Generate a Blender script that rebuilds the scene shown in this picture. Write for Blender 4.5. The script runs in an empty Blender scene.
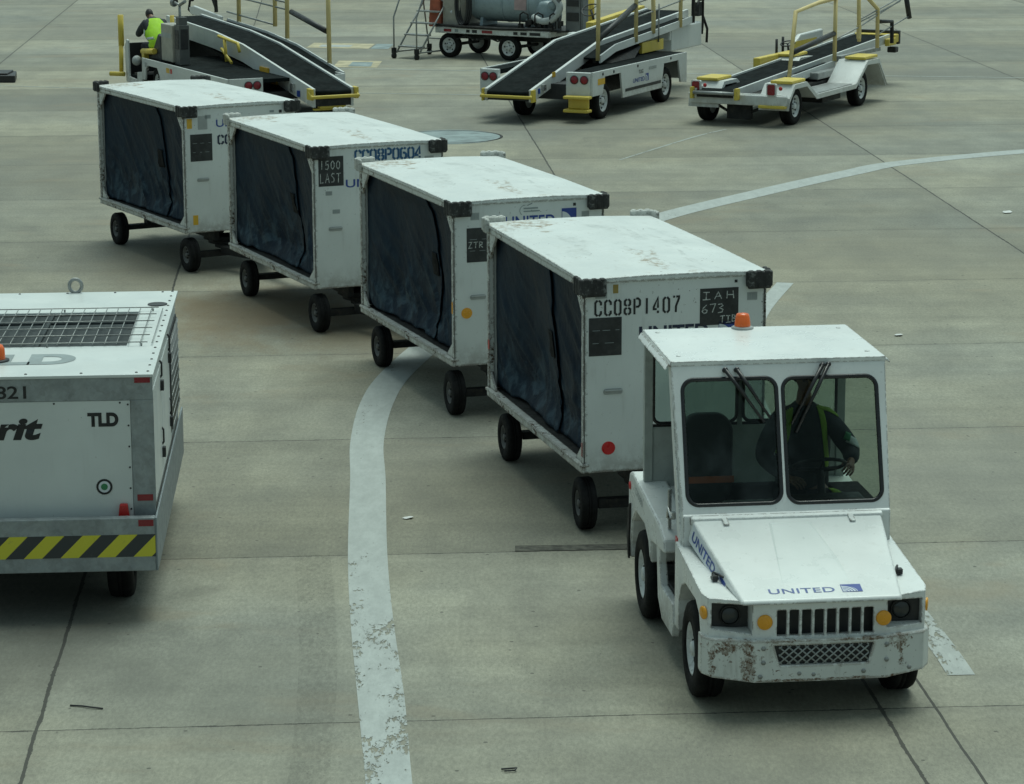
import bpy, bmesh, math, random
from mathutils import Vector, Matrix, noise
from math import sin, cos, pi, radians, atan2, hypot
random.seed(7)
scn = bpy.context.scene
col = scn.collection

# ------------------------------------------------------------------ objects
def thing(name, label, cat, loc=(0, 0, 0), rz=0.0, group=None):
    o = bpy.data.objects.new(name, None)
    col.objects.link(o)
    o.empty_display_size = .2
    o.location = loc
    o.rotation_euler = (0, 0, rz)
    o['label'] = label
    o['category'] = cat
    if group:
        o['group'] = group
    return o

def tag(o, label, cat, group=None):
    o['label'] = label
    o['category'] = cat
    if group:
        o['group'] = group
    return o

XZ = Matrix(((1, 0, 0, 0), (0, 0, 1, 0), (0, 1, 0, 0), (0, 0, 0, 1)))      # (u,v,w) -> (x=u, z=v, y=w)
YZ = Matrix(((0, 0, 1, 0), (1, 0, 0, 0), (0, 1, 0, 0), (0, 0, 0, 1)))      # (u,v,w) -> (y=u, z=v, x=w)
XY = Matrix.Identity(4)

def frame(o, ux, uy):
    ux = Vector(ux).normalized(); uy = Vector(uy)
    uz = ux.cross(uy).normalized(); uy = uz.cross(ux).normalized()
    m = Matrix.Identity(4)
    for i in range(3):
        m[i][0] = ux[i]; m[i][1] = uy[i]; m[i][2] = uz[i]; m[i][3] = o[i]
    return m

class MB:
    def __init__(self):
        self.v = []; self.f = []; self.fm = []; self.fs = []; self.m = 0; self.T = None
    def add(self, vs, fs, smooth=False):
        b = len(self.v)
        for p in vs:
            p = Vector(p)
            if self.T is not None:
                p = self.T @ p
            self.v.append(p)
        for f in fs:
            self.f.append([b + i for i in f]); self.fm.append(self.m); self.fs.append(smooth)
        return self
    def box(self, c, s, rot=None):
        x, y, z = (k / 2 for k in s)
        vs = [Vector((sx * x, sy * y, sz * z)) for sx in (-1, 1) for sy in (-1, 1) for sz in (-1, 1)]
        if rot is not None:
            vs = [rot @ p for p in vs]
        vs = [p + Vector(c) for p in vs]
        return self.add(vs, [(0, 1, 3, 2), (4, 6, 7, 5), (0, 4, 5, 1), (2, 3, 7, 6), (0, 2, 6, 4), (1, 5, 7, 3)])
    def bb(self, x0, x1, y0, y1, z0, z1):
        return self.box(((x0 + x1) / 2, (y0 + y1) / 2, (z0 + z1) / 2), (abs(x1 - x0), abs(y1 - y0), abs(z1 - z0)))
    def hexa(self, b, t):       # 4 bottom points, 4 top points
        return self.add(list(b) + list(t), [(3, 2, 1, 0), (4, 5, 6, 7), (0, 1, 5, 4), (1, 2, 6, 5), (2, 3, 7, 6), (3, 0, 4, 7)])
    def prism(self, pts, lo, hi, fr=XY):
        n = len(pts)
        vs = [fr @ Vector((p[0], p[1], lo)) for p in pts] + [fr @ Vector((p[0], p[1], hi)) for p in pts]
        fs = [list(range(n))[::-1], list(range(n, 2 * n))] + [(i, (i + 1) % n, n + (i + 1) % n, n + i) for i in range(n)]
        return self.add(vs, fs)
    def tube(self, pts, r, n=8, closed=False, caps=True):
        pts = [Vector(p) for p in pts]
        N = len(pts); rings = []
        up = None
        for i, p in enumerate(pts):
            a = pts[(i - 1) % N] if (closed or i > 0) else p
            c = pts[(i + 1) % N] if (closed or i < N - 1) else p
            t = ((p - a).normalized() + (c - p).normalized())
            if t.length < 1e-6: t = (c - a)
            t.normalize()
            if up is None:
                up = Vector((0, 0, 1)) if abs(t.z) < .9 else Vector((1, 0, 0))
            s = t.cross(up)
            if s.length < 1e-4:
                s = t.cross(Vector((0, 1, 0)))
            s.normalize(); u = s.cross(t).normalized(); up = u
            rr_ = r[i] if isinstance(r, (list, tuple)) else r
            rings.append([p + rr_ * (cos(2 * pi * k / n) * s + sin(2 * pi * k / n) * u) for k in range(n)])
        vs = [q for R in rings for q in R]; fs = []
        for i in range(N if closed else N - 1):
            j = (i + 1) % N
            for k in range(n):
                fs.append((i * n + k, i * n + (k + 1) % n, j * n + (k + 1) % n, j * n + k))
        self.add(vs, fs, True)
        if caps and not closed:
            self.add(rings[0], [tuple(range(n))]); self.add(rings[-1], [tuple(range(n))[::-1]])
        return self
    def lathe(self, prof, o=(0, 0, 0), axis=(0, 1, 0), n=24, closed=False):   # prof: (radius, offset along axis)
        ax = Vector(axis).normalized()
        e = Vector((0, 0, 1)) if abs(ax.z) < .9 else Vector((1, 0, 0))
        s = ax.cross(e).normalized(); u = s.cross(ax)
        vs = []; fs = []; o = Vector(o)
        for (r, h) in prof:
            for k in range(n):
                a = 2 * pi * k / n
                vs.append(o + ax * h + max(r, 1e-4) * (cos(a) * s + sin(a) * u))
        M = len(prof)
        for i in range(M if closed else M - 1):
            j = (i + 1) % M
            for k in range(n):
                fs.append((i * n + k, i * n + (k + 1) % n, j * n + (k + 1) % n, j * n + k))
        return self.add(vs, fs, True)
    def ribbon(self, pts, w, fr, z=0.0, closed=False):       # flat mitred stroke in the frame's plane
        pts = [Vector((p[0], p[1])) for p in pts]; N = len(pts); L = []; R = []
        for i, p in enumerate(pts):
            a = pts[i - 1] if (i > 0 or closed) else None
            c = pts[(i + 1) % N] if (i < N - 1 or closed) else None
            d1 = (p - a).normalized() if a is not None else (c - p).normalized()
            d2 = (c - p).normalized() if c is not None else d1
            n1 = Vector((-d1.y, d1.x)); n2 = Vector((-d2.y, d2.x)); m = (n1 + n2)
            if m.length < .2: m = n1
            m.normalize(); k = min(1 / max(m.dot(n1), .4), 1.8)
            L.append(fr @ Vector((*(p + m * w / 2 * k), z))); R.append(fr @ Vector((*(p - m * w / 2 * k), z)))
        vs = L + R
        self.add(vs, [(i, (i + 1) % N, N + (i + 1) % N, N + i) for i in range(N if closed else N - 1)])
        return self
    def build(self, name, mat, parent=None, bevel=0, smooth=False, seg=2, recalc=True, solid=0):
        me = bpy.data.meshes.new(name)
        me.from_pydata([tuple(p) for p in self.v], [], self.f)
        mats = mat if isinstance(mat, (list, tuple)) else [mat]
        for m in mats: me.materials.append(m)
        for p, mi, s in zip(me.polygons, self.fm, self.fs):
            p.material_index = min(mi, len(mats) - 1); p.use_smooth = bool(s or smooth)
        if recalc:
            bm = bmesh.new(); bm.from_mesh(me)
            bmesh.ops.remove_doubles(bm, verts=bm.verts, dist=1e-5)
            bmesh.ops.recalc_face_normals(bm, faces=bm.faces)
            bm.to_mesh(me); bm.free()
        me.update()
        o = bpy.data.objects.new(name, me); col.objects.link(o)
        if parent is not None: o.parent = parent
        if solid:
            md = o.modifiers.new('solid', 'SOLIDIFY'); md.thickness = solid; md.offset = 0
        if bevel:
            md = o.modifiers.new('bevel', 'BEVEL'); md.width = bevel; md.segments = seg
            md.limit_method = 'ANGLE'; md.angle_limit = radians(35)
        return o

def rr(x0, y0, x1, y1, r, n=6):
    pts = []
    for cx, cy, a0 in ((x1 - r, y1 - r, 0), (x0 + r, y1 - r, 90), (x0 + r, y0 + r, 180), (x1 - r, y0 + r, 270)):
        for k in range(n + 1):
            a = radians(a0 + 90 * k / n); pts.append((cx + r * cos(a), cy + r * sin(a)))
    return pts

def disc(cx, cy, r, n=20):
    return [(cx + r * cos(2 * pi * k / n), cy + r * sin(2 * pi * k / n)) for k in range(n)]

def cut(o, cutter):            # boolean difference, applied at once; the cutter is removed again
    mods = [(m.type, getattr(m, 'width', 0)) for m in o.modifiers]
    for m in list(o.modifiers): o.modifiers.remove(m)
    c = cutter.build('cutter', list(o.data.materials), o.parent)
    md = o.modifiers.new('b', 'BOOLEAN'); md.operation = 'DIFFERENCE'; md.object = c; md.solver = 'EXACT'; md.use_self = True
    bpy.context.view_layer.update()
    dg = bpy.context.evaluated_depsgraph_get()
    me = bpy.data.meshes.new_from_object(o.evaluated_get(dg))
    o.modifiers.clear(); old = o.data; o.data = me; me.name = old.name
    bpy.data.objects.remove(c)
    for t, w in mods:
        if t == 'BEVEL':
            md = o.modifiers.new('bevel', 'BEVEL'); md.width = w; md.segments = 2; md.limit_method = 'ANGLE'; md.angle_limit = radians(35)
    return o

def text(name, s, mat, parent, fr, w=None, h=.1, z=.0025, bold=0.0, shear=0.0, space=1.0, thick=.0006):
    cu = bpy.data.curves.new(name, 'FONT'); cu.body = s; cu.size = 1; cu.offset = bold; cu.shear = shear
    cu.space_character = space; cu.extrude = 0; cu.fill_mode = 'FRONT'
    t = bpy.data.objects.new(name, cu); col.objects.link(t)
    bpy.context.view_layer.update()
    me = bpy.data.meshes.new_from_object(t.evaluated_get(bpy.context.evaluated_depsgraph_get()))
    bpy.data.objects.remove(t)
    xs = [v.co.x for v in me.vertices]; ys = [v.co.y for v in me.vertices]
    x0, x1, y0, y1 = min(xs), max(xs), min(ys), max(ys)
    sy = h / (y1 - y0); sx = (w / (x1 - x0)) if w else sy
    for v in me.vertices:
        v.co = fr @ Vector(((v.co.x - x0) * sx, (v.co.y - y0) * sy, z))
    me.materials.clear(); me.materials.append(mat); me.name = name
    o = bpy.data.objects.new(name, me); col.objects.link(o); o.parent = parent
    return o

GL = {
 'C': [[(.25, 1), (.05, .85), (.05, .15), (.25, 0)], [(.38, 1), (.58, .85), (.58, .68)], [(.38, 0), (.58, .15), (.58, .32)]],
 '0': [[(.25, 1), (.05, .85), (.05, .15), (.25, 0)], [(.38, 1), (.58, .85), (.58, .15), (.38, 0)]],
 '8': [[(.25, 1), (.07, .88), (.07, .65), (.25, .56)], [(.38, 1), (.56, .88), (.56, .65), (.38, .56)], [(.25, .44), (.05, .35), (.05, .12), (.25, 0)], [(.38, .44), (.58, .35), (.58, .12), (.38, 0)]],
 'P': [[(.05, 0), (.05, 1)], [(.2, 1), (.42, 1), (.57, .88), (.57, .6), (.42, .48), (.2, .48)]],
 '1': [[(.3, 0), (.3, 1)]],
 '4': [[(.44, 0), (.44, .16)], [(.44, .34), (.44, 1), (.04, .4), (.04, .26), (.32, .26)]],
 '6': [[(.25, 1), (.05, .85), (.05, .15), (.25, 0)], [(.38, 1), (.56, .88)], [(.25, .54), (.42, .54), (.58, .42), (.58, .12), (.38, 0)]],
 '7': [[(.03, 1), (.22, 1)], [(.34, 1), (.6, 1), (.6, .88), (.32, .4), (.3, 0)]],
 'G': [[(.25, 1), (.05, .85), (.05, .15), (.25, 0)], [(.38, 1), (.58, .85), (.58, .72)], [(.38, 0), (.58, .12), (.58, .46), (.36, .46)]],
}
CH = {
 'I': [[(.05, 1), (.55, .97)], [(.3, 1), (.28, 0)], [(.02, 0), (.6, .03)]],
 'A': [[(0, 0), (.28, 1), (.55, 0)], [(.1, .38), (.5, .42)]],
 'H': [[(.02, 0), (.06, 1)], [(.55, 0), (.5, 1)], [(.05, .5), (.53, .48)]],
 '6': [[(.45, 1), (.12, .6), (.03, .25), (.2, 0), (.45, .1), (.5, .35), (.3, .48), (.08, .35)]],
 '7': [[(.02, .95), (.55, 1), (.25, 0)]],
 '3': [[(.05, .95), (.4, 1), (.5, .8), (.22, .55), (.52, .35), (.42, .05), (.05, 0)]],
 'T': [[(.0, .95), (.62, 1)], [(.32, .97), (.26, 0)]],
 'B': [[(.08, 0), (.1, 1), (.42, .9), (.42, .62), (.12, .52), (.5, .38), (.46, .08), (.08, 0)]],
 'Z': [[(.0, 1), (.5, 1), (.05, 0), (.55, .03)]],
 'R': [[(.06, 0), (.08, 1), (.45, .88), (.42, .55), (.1, .48), (.55, 0)]],
 'E': [[(.5, 1), (.08, .95), (.05, 0), (.52, .05)], [(.07, .5), (.42, .52)]],
 '1': [[(.3, 0), (.32, 1)]],
 '5': [[(.5, 1), (.12, .97), (.1, .55), (.4, .6), (.5, .3), (.3, 0), (.02, .08)]],
 '0': [[(.28, 1), (.05, .7), (.05, .25), (.28, 0), (.52, .28), (.5, .75), (.28, 1)]],
 'L': [[(.08, 1), (.06, 0), (.5, .03)]],
 'S': [[(.5, .9), (.25, 1), (.06, .78), (.45, .4), (.4, .08), (.05, .05)]],
 '-': [[(.05, .5), (.5, .52)]],
 ' ': [],
}
def strokes(name, s, mat, parent, fr, adv, w, h, lw, font, z=.003, jit=0):
    mb = MB(); k = 0
    for i, c in enumerate(s):
        dy = random.uniform(-jit, jit)
        for st in font[c]:
            mb.ribbon([(i * adv + p[0] / .62 * w, dy + p[1] * h) for p in st], lw, fr, z + .0003 * (k % 5)); k += 1
    return mb.build(name, mat, parent, recalc=False)

# ------------------------------------------------------------------ materials
class NT:
    def __init__(s, name):
        s.mat = bpy.data.materials.new(name); s.mat.use_nodes = True
        s.n = s.mat.node_tree.nodes; s.l = s.mat.node_tree.links
        s.b = s.n['Principled BSDF']; s.out = s.n['Material Output']
        s.tc = s.n.new('ShaderNodeTexCoord').outputs['Object']
    def set(s, node, key, val):
        if hasattr(val, 'links') or isinstance(val, bpy.types.NodeSocket): s.l.new(val, node.inputs[key])
        else: node.inputs[key].default_value = val
    def m(s, op, a, b=0.0, c=None, clamp=False):
        n = s.n.new('ShaderNodeMath'); n.operation = op; n.use_clamp = clamp
        s.set(n, 0, a); s.set(n, 1, b)
        if c is not None: s.set(n, 2, c)
        return n.outputs[0]
    def noise(s, scale, detail=4, vec=None, rough=.55, dist=0.0, out='Fac'):
        n = s.n.new('ShaderNodeTexNoise'); s.set(n, 'Scale', scale); s.set(n, 'Detail', detail); s.set(n, 'Roughness', rough); s.set(n, 'Distortion', dist)
        s.l.new(vec if vec is not None else s.tc, n.inputs['Vector']); return n.outputs[out]
    def map(s, vec=None, scale=(1, 1, 1), loc=(0, 0, 0), rot=(0, 0, 0)):
        n = s.n.new('ShaderNodeMapping'); n.inputs['Scale'].default_value = scale; n.inputs['Location'].default_value = loc
        n.inputs['Rotation'].default_value = rot; s.l.new(vec if vec is not None else s.tc, n.inputs['Vector']); return n.outputs[0]
    def ramp(s, fac, lo, hi, a=0.0, b=1.0):
        n = s.n.new('ShaderNodeMapRange'); n.clamp = True; n.interpolation_type = 'SMOOTHSTEP'
        s.set(n, 'Value', fac); s.set(n, 'From Min', lo); s.set(n, 'From Max', hi); s.set(n, 'To Min', a); s.set(n, 'To Max', b)
        return n.outputs['Result']
    def mix(s, fac, a, b, mode='MIX'):
        n = s.n.new('ShaderNodeMix'); n.data_type = 'RGBA'; n.blend_type = mode; n.clamp_factor = True
        s.set(n, 0, fac)
        for k, v in ((6, a), (7, b)):
            if isinstance(v, (tuple, list)): n.inputs[k].default_value = (*v[:3], 1)
            else: s.l.new(v, n.inputs[k])
        return n.outputs[2]
    def sep(s, vec):
        n = s.n.new('ShaderNodeSeparateXYZ'); s.l.new(vec, n.inputs[0]); return n.outputs
    def comb(s, x, y, z=0.0):
        n = s.n.new('ShaderNodeCombineXYZ'); s.set(n, 0, x); s.set(n, 1, y); s.set(n, 2, z); return n.outputs[0]
    def bump(s, h, strength=.3, dist=.01):
        n = s.n.new('ShaderNodeBump'); s.set(n, 'Strength', strength); s.set(n, 'Distance', dist); s.l.new(h, n.inputs['Height'])
        s.l.new(n.outputs[0], s.b.inputs['Normal']); return n
    def edge(s, rad):
        n = s.n.new('ShaderNodeBevel'); n.samples = 4; n.inputs['Radius'].default_value = rad
        g = s.n.new('ShaderNodeNewGeometry'); d = s.n.new('ShaderNodeVectorMath'); d.operation = 'DOT_PRODUCT'
        s.l.new(n.outputs[0], d.inputs[0]); s.l.new(g.outputs['Normal'], d.inputs[1])
        return s.m('SUBTRACT', 1.0, d.outputs['Value'])
    def fin(s, color=None, rough=None, metal=0.0, spec=.5):
        if color is not None:
            if isinstance(color, (tuple, list)): s.b.inputs['Base Color'].default_value = (*color[:3], 1)
            else: s.l.new(color, s.b.inputs['Base Color'])
        if rough is not None: s.set(s.b, 'Roughness', rough)
        s.set(s.b, 'Metallic', metal); s.set(s.b, 'Specular IOR Level', spec)
        return s.mat

def plain(name, c, rough=.5, metal=0.0, var=.12, scale=6, spec=.5, grime=0.0, gcol=(.09, .08, .06)):
    t = NT(name)
    f = t.noise(scale, 5)
    k = t.ramp(f, .3, .7, 1 - var, 1 + var)
    cc = t.mix(1.0, c, t.comb(k, k, k), 'MULTIPLY')
    if grime:
        g = t.ramp(t.noise(scale * 2.3, 6, rough=.65, dist=.4), .52, .72, 0, grime)
        cc = t.mix(g, cc, gcol)
    r = t.ramp(t.noise(scale * 3, 3), .3, .7, max(rough - .08, .03), min(rough + .1, 1))
    return t.fin(cc, r, metal, spec)

def worn(name, c, rough=.38, chips=.3, grime=.25, edge=.5, rust=(.075, .045, .028), roofstain=0.0, bump=.15, lowz=None, edrad=.012, patches=()):
    t = NT(name)
    geo = t.n.new('ShaderNodeNewGeometry').outputs['Position']
    v = t.ramp(t.noise(1.3, 3), .3, .7, .93, 1.04)
    cc = t.mix(1.0, c, t.comb(v, v, v), 'MULTIPLY')
    # streaky grime running down
    st = t.noise(1.0, 6, t.map(scale=(16, 16, 1.6)), .6)
    blot = t.noise(3.1, 5, rough=.6)
    g = t.m('MULTIPLY', t.ramp(st, .5, .78), t.ramp(blot, .4, .7))
    cc = t.mix(t.m('MULTIPLY', g, grime, clamp=True), cc, (.21, .19, .15))
    sm = t.ramp(t.noise(34, 4, rough=.7), .63, .73)
    cc = t.mix(t.m('MULTIPLY', sm, grime * 1.1, clamp=True), cc, (.14, .12, .1))
    if lowz is not None:        # road dirt thrown up on the lowest part
        z = t.sep(geo)[2]
        lz = t.m('MULTIPLY', t.ramp(z, lowz[0], lowz[1], 1, 0), t.ramp(t.noise(7, 6, rough=.7), .35, .62))
        cc = t.mix(t.m('MULTIPLY', lz, lowz[2], clamp=True), cc, (.17, .14, .105))
    if roofstain:
        up = t.sep(t.n.new('ShaderNodeNewGeometry').outputs['Normal'])[2]
        a = t.m('MULTIPLY', t.ramp(t.noise(1.15, 6, t.map(scale=(1, 1.5, 1)), .62, .6), .55 , .68), t.ramp(t.noise(13, 5, rough=.7), .42, .6))
        a = t.m('MULTIPLY', a, t.ramp(up, .8, .95))
        cc = t.mix(t.m('MULTIPLY', a, roofstain, clamp=True), cc, (.24, .16, .08))
        a2 = t.m('MULTIPLY', t.ramp(t.noise(1.9, 5, t.map(scale=(.5, 2.2, 1), loc=(5, 3, 0)), .6, .9), .54, .66), t.ramp(t.noise(9, 6, rough=.75), .42, .6))
        cc = t.mix(t.m('MULTIPLY', t.m('MULTIPLY', a2, t.ramp(up, .8, .95)), .35), cc, (.20, .21, .19))
    e = t.edge(edrad)
    n1 = t.noise(21, 6, rough=.68)
    em = t.m('MULTIPLY', t.ramp(e, .02, .12), t.ramp(n1, .54 - .12 * edge, .6 - .12 * edge))
    ch = t.m('MULTIPLY', t.ramp(t.noise(26, 6, rough=.7, dist=.3), .68 - .14 * chips, .70 - .14 * chips), t.ramp(t.noise(2.7, 3), .5, .62))
    ma = t.m('MAXIMUM', t.m('MULTIPLY', em, min(1, edge * 1.5)), ch)
    if patches:
        q = t.sep(t.tc); pn = t.noise(11, 7, rough=.72, dist=.4); pm = None
        for (py, pz, ry, rz) in patches:
            a = t.m('DIVIDE', t.m('SUBTRACT', q[1], py), ry); b = t.m('DIVIDE', t.m('SUBTRACT', q[2], pz), rz)
            d = t.m('ADD', t.m('MULTIPLY', a, a), t.m('MULTIPLY', b, b))
            v_ = t.ramp(t.m('ADD', pn, t.m('MULTIPLY', d, -.15)), .40, .44)
            pm = v_ if pm is None else t.m('MAXIMUM', pm, v_)
        cc = t.mix(t.m('MULTIPLY', t.m('MULTIPLY', pm, t.ramp(t.noise(24, 6, rough=.8), .35, .6)), .8), cc, (.17, .125, .08))
        ma = t.m('MAXIMUM', ma, t.m('MULTIPLY', pm, t.ramp(t.noise(36, 6, rough=.8), .50, .56)))
    cc = t.mix(ma, cc, rust)
    r = t.m('ADD', t.m('MULTIPLY', ma, .4), t.ramp(blot, .3, .7, rough - .07, rough + .12), clamp=True)
    h = t.m('SUBTRACT', t.m('MULTIPLY', t.noise(2.2, 2), .6), t.m('MULTIPLY', ma, .12))
    t.bump(h, bump, .02)
    return t.fin(cc, r)

M = {}
WHITE = (.74, .76, .74)
M['cart_white'] = worn('worn_white_panel', (.64, .67, .65), .42, .3, .32, .85, roofstain=1.0, lowz=(.45, .85, .6), edrad=.03)
M['cart_frame'] = worn('chipped_cart_frame', (.6, .62, .59), .5, 1.1, .7, 1.0, lowz=(.4, .75, .9), edrad=.03)
M['tug_white'] = worn('tractor_white_paint', (.70, .72, .70), .3, .12, .24, .75, bump=.22, lowz=(.2, .9, .5), edrad=.02)
M['tug_plain'] = worn('tractor_plain_paint', (.68, .71, .69), .28, .0, .1, .0, bump=.08)
M['tug_bumper'] = worn('battered_bumper_paint', (.60, .62, .59), .5, .55, .75, 1.0, rust=(.125, .075, .045), bump=.35, edrad=.035, patches=((-.62, .53, .20, .05), (-.50, .40, .07, .12), (.55, .53, .12, .06), (-.74, .40, .03, .15), (-.3, .575, .3, .012), (.3, .575, .3, .012), (.1, .30, .6, .012), (.57, .42, .03, .1)))
M['gpu_white'] = worn('panel_white', (.6, .63, .61), .35, 0, .1, .1, bump=.08)
M['loader_white'] = worn('loader_white_paint', (.6, .62, .6), .4, .15, .3, .5, lowz=(.2, .8, .4))
M['yellow'] = worn('safety_yellow_paint', (.62, .47, .07), .45, .25, .35, .6)
M['pale_yellow'] = worn('faded_yellow_rail', (.68, .54, .24), .5, .25, .35, .4)
M['rubber'] = plain('tyre_rubber', (.011, .011, .011), .8, var=.3, scale=9, spec=.15, grime=.2, gcol=(.05, .047, .04))
M['bump_rubber'] = plain('scuffed_bumper_rubber', (.022, .023, .022), .7, var=.4, scale=9, grime=.8, gcol=(.20, .21, .20))
M['bump_paint'] = plain('painted_over_rubber', (.45, .46, .43), .6, var=.2, scale=14, grime=.7, gcol=(.08, .075, .065))
M['black'] = plain('black_metal', (.02, .021, .022), .5, var=.2)
M['gloss_black'] = plain('black_gasket_rubber', (.012, .012, .013), .3, var=.1)
M['dark'] = plain('dark_chassis_metal', (.025, .025, .024), .65, var=.35, spec=.25, grime=.4, gcol=(.09, .075, .055))
M['belt'] = plain('conveyor_belt_rubber', (.010, .013, .013), .9, var=.3, scale=3, grime=.3, gcol=(.03, .032, .03), spec=.06)
M['grey_metal'] = plain('grey_steel', (.28, .29, .28), .45, .4, var=.2, grime=.35)
M['galv'] = None
M['rim'] = plain('white_steel_rim', (.55, .57, .56), .45, var=.15, scale=12, grime=.5, gcol=(.12, .1, .08))
M['rim_grey'] = plain('dull_cast_rim', (.10, .10, .095), .6, var=.2, grime=.5)
M['orange'] = plain('orange_beacon_lens', (.75, .13, .02), .2, var=.05)
M['amber'] = plain('amber_reflector', (.75, .33, .02), .3, var=.05)
M['red'] = plain('red_reflector', (.5, .02, .02), .3, var=.08)
M['dark_red'] = plain('dark_red_lamp_lens', (.22, .012, .02), .2, var=.08)
M['blue'] = plain('airline_blue_ink', (.02, .055, .26), .4, var=.06)
M['navy_ink'] = plain('dark_navy_ink', (.012, .02, .05), .5, var=.25, scale=30)
M['blue_ink'] = plain('blue_stencil_ink', (.02, .09, .2), .5, var=.3, scale=30)
M['black_ink'] = plain('black_ink', (.012, .013, .014), .5, var=.2)
M['sign_white'] = plain('logo_white', (.6, .64, .66), .4, var=.03)
M['grey_ink'] = plain('grey_ink', (.25, .29, .29), .5, var=.1)
M['chalk'] = plain('chalk_marks', (.42, .44, .42), .9, var=.5, scale=60)
M['board'] = plain('chalk_board_black', (.022, .024, .024), .6, var=.4, scale=7, grime=.25, gcol=(.07, .07, .065))
M['sticker'] = plain('grey_sticker', (.33, .35, .34), .5, var=.1)
M['yellow_flat'] = plain('yellow_sticker', (.65, .38, .03), .45, var=.1)
M['green'] = plain('green_badge', (.03, .2, .08), .45, var=.1)
M['silver'] = plain('bare_silver_metal', (.5, .51, .5), .3, .8, var=.15)
M['console'] = plain('beige_grey_console', (.36, .345, .29), .5, var=.1, grime=.2)
M['tank'] = plain('pale_blue_grey_tank', (.27, .34, .36), .4, var=.08, grime=.3)
M['orange_red'] = plain('faded_red_cover', (.4, .1, .05), .6, var=.2)
M['seat'] = plain('charcoal_seat_vinyl', (.032, .036, .038), .55, var=.15)
M['strap'] = plain('orange_strap', (.55, .14, .05), .6, var=.1)
M['interior'] = plain('grey_cab_interior', (.16, .18, .17), .6, var=.15, grime=.3)
M['cab_inner'] = plain('pale_grey_cab_paint', (.34, .37, .35), .5, var=.1, grime=.2)
M['wood'] = plain('hazel_brown_load', (.2, .12, .07), .6)

def galv():
    t = NT('galvanised_steel')
    v = t.n.new('ShaderNodeTexVoronoi'); v.inputs['Scale'].default_value = 30; t.l.new(t.tc, v.inputs['Vector'])
    a = t.sep(v.outputs['Color'])[0]
    k = t.m('ADD', t.m('MULTIPLY', a, .06), t.ramp(t.noise(5, 6, rough=.65), .3, .7, .0, .1))
    k = t.m('ADD', k, .19)
    cc = t.mix(1.0, t.comb(k, t.m('MULTIPLY', k, 1.1), t.m('MULTIPLY', k, 1.12)), (1, 1, 1), 'MULTIPLY')
    return t.fin(cc, t.ramp(a, 0, 1, .4, .6), .35)
M['galv'] = galv()

def vinyl():
    t = NT('navy_curtain_vinyl')
    n = t.noise(1.6, 5, rough=.6, dist=.5)
    c = t.mix(t.ramp(n, .3, .7), (.008, .015, .026), (.014, .027, .043))
    q = t.sep(t.tc)      # paler blue paints in fold highlights along with dust, stronger lower down
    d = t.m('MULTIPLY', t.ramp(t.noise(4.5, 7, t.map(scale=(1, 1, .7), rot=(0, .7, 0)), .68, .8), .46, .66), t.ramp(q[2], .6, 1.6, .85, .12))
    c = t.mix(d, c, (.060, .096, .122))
    t.bump(t.noise(9, 5, t.map(scale=(1.2, 1.2, .7), rot=(0, .6, 0)), .6, 1.0), .5, .02)
    return t.fin(c, t.ramp(n, .3, .7, .5, .65), 0, .12)
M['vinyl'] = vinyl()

def glass(name, tint, refl=.12):
    t = NT(name); n, l = t.n, t.l
    n.remove(t.b)
    tr = n.new('ShaderNodeBsdfTransparent'); tr.inputs[0].default_value = (*tint, 1)
    gl = n.new('ShaderNodeBsdfGlossy'); gl.inputs['Roughness'].default_value = .02; gl.inputs[0].default_value = (.9, .95, .93, 1)
    fr = n.new('ShaderNodeFresnel'); fr.inputs[0].default_value = 1.5
    sm = t.ramp(t.noise(2.5, 5, rough=.65), .45, .8, 0, .025)
    fac = t.m('ADD', t.m('ADD', fr.outputs[0], sm), refl - .06, clamp=True)
    mx = n.new('ShaderNodeMixShader'); l.new(fac, mx.inputs[0]); l.new(tr.outputs[0], mx.inputs[1]); l.new(gl.outputs[0], mx.inputs[2])
    l.new(mx.outputs[0], t.out.inputs[0])
    return t.mat
M['glass'] = glass('tinted_windscreen_glass', (.60, .66, .62), .03)
M['glass_clear'] = glass('rear_glass', (.8, .86, .84), .06)

def stripes():
    t = NT('hazard_stripes')
    s = t.sep(t.tc)
    k = t.m('FRACT', t.m('DIVIDE', t.m('SUBTRACT', s[0], t.m('MULTIPLY', s[2], 1.0)), .278))
    f = t.m('GREATER_THAN', k, .5)
    c = t.mix(f, (.035, .04, .042), (.6, .55, .04))
    w = t.ramp(t.noise(16, 5, rough=.7), .6, .75, 0, .4)
    return t.fin(t.mix(w, c, (.12, .12, .1)), .5)
M['stripes'] = stripes()

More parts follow.
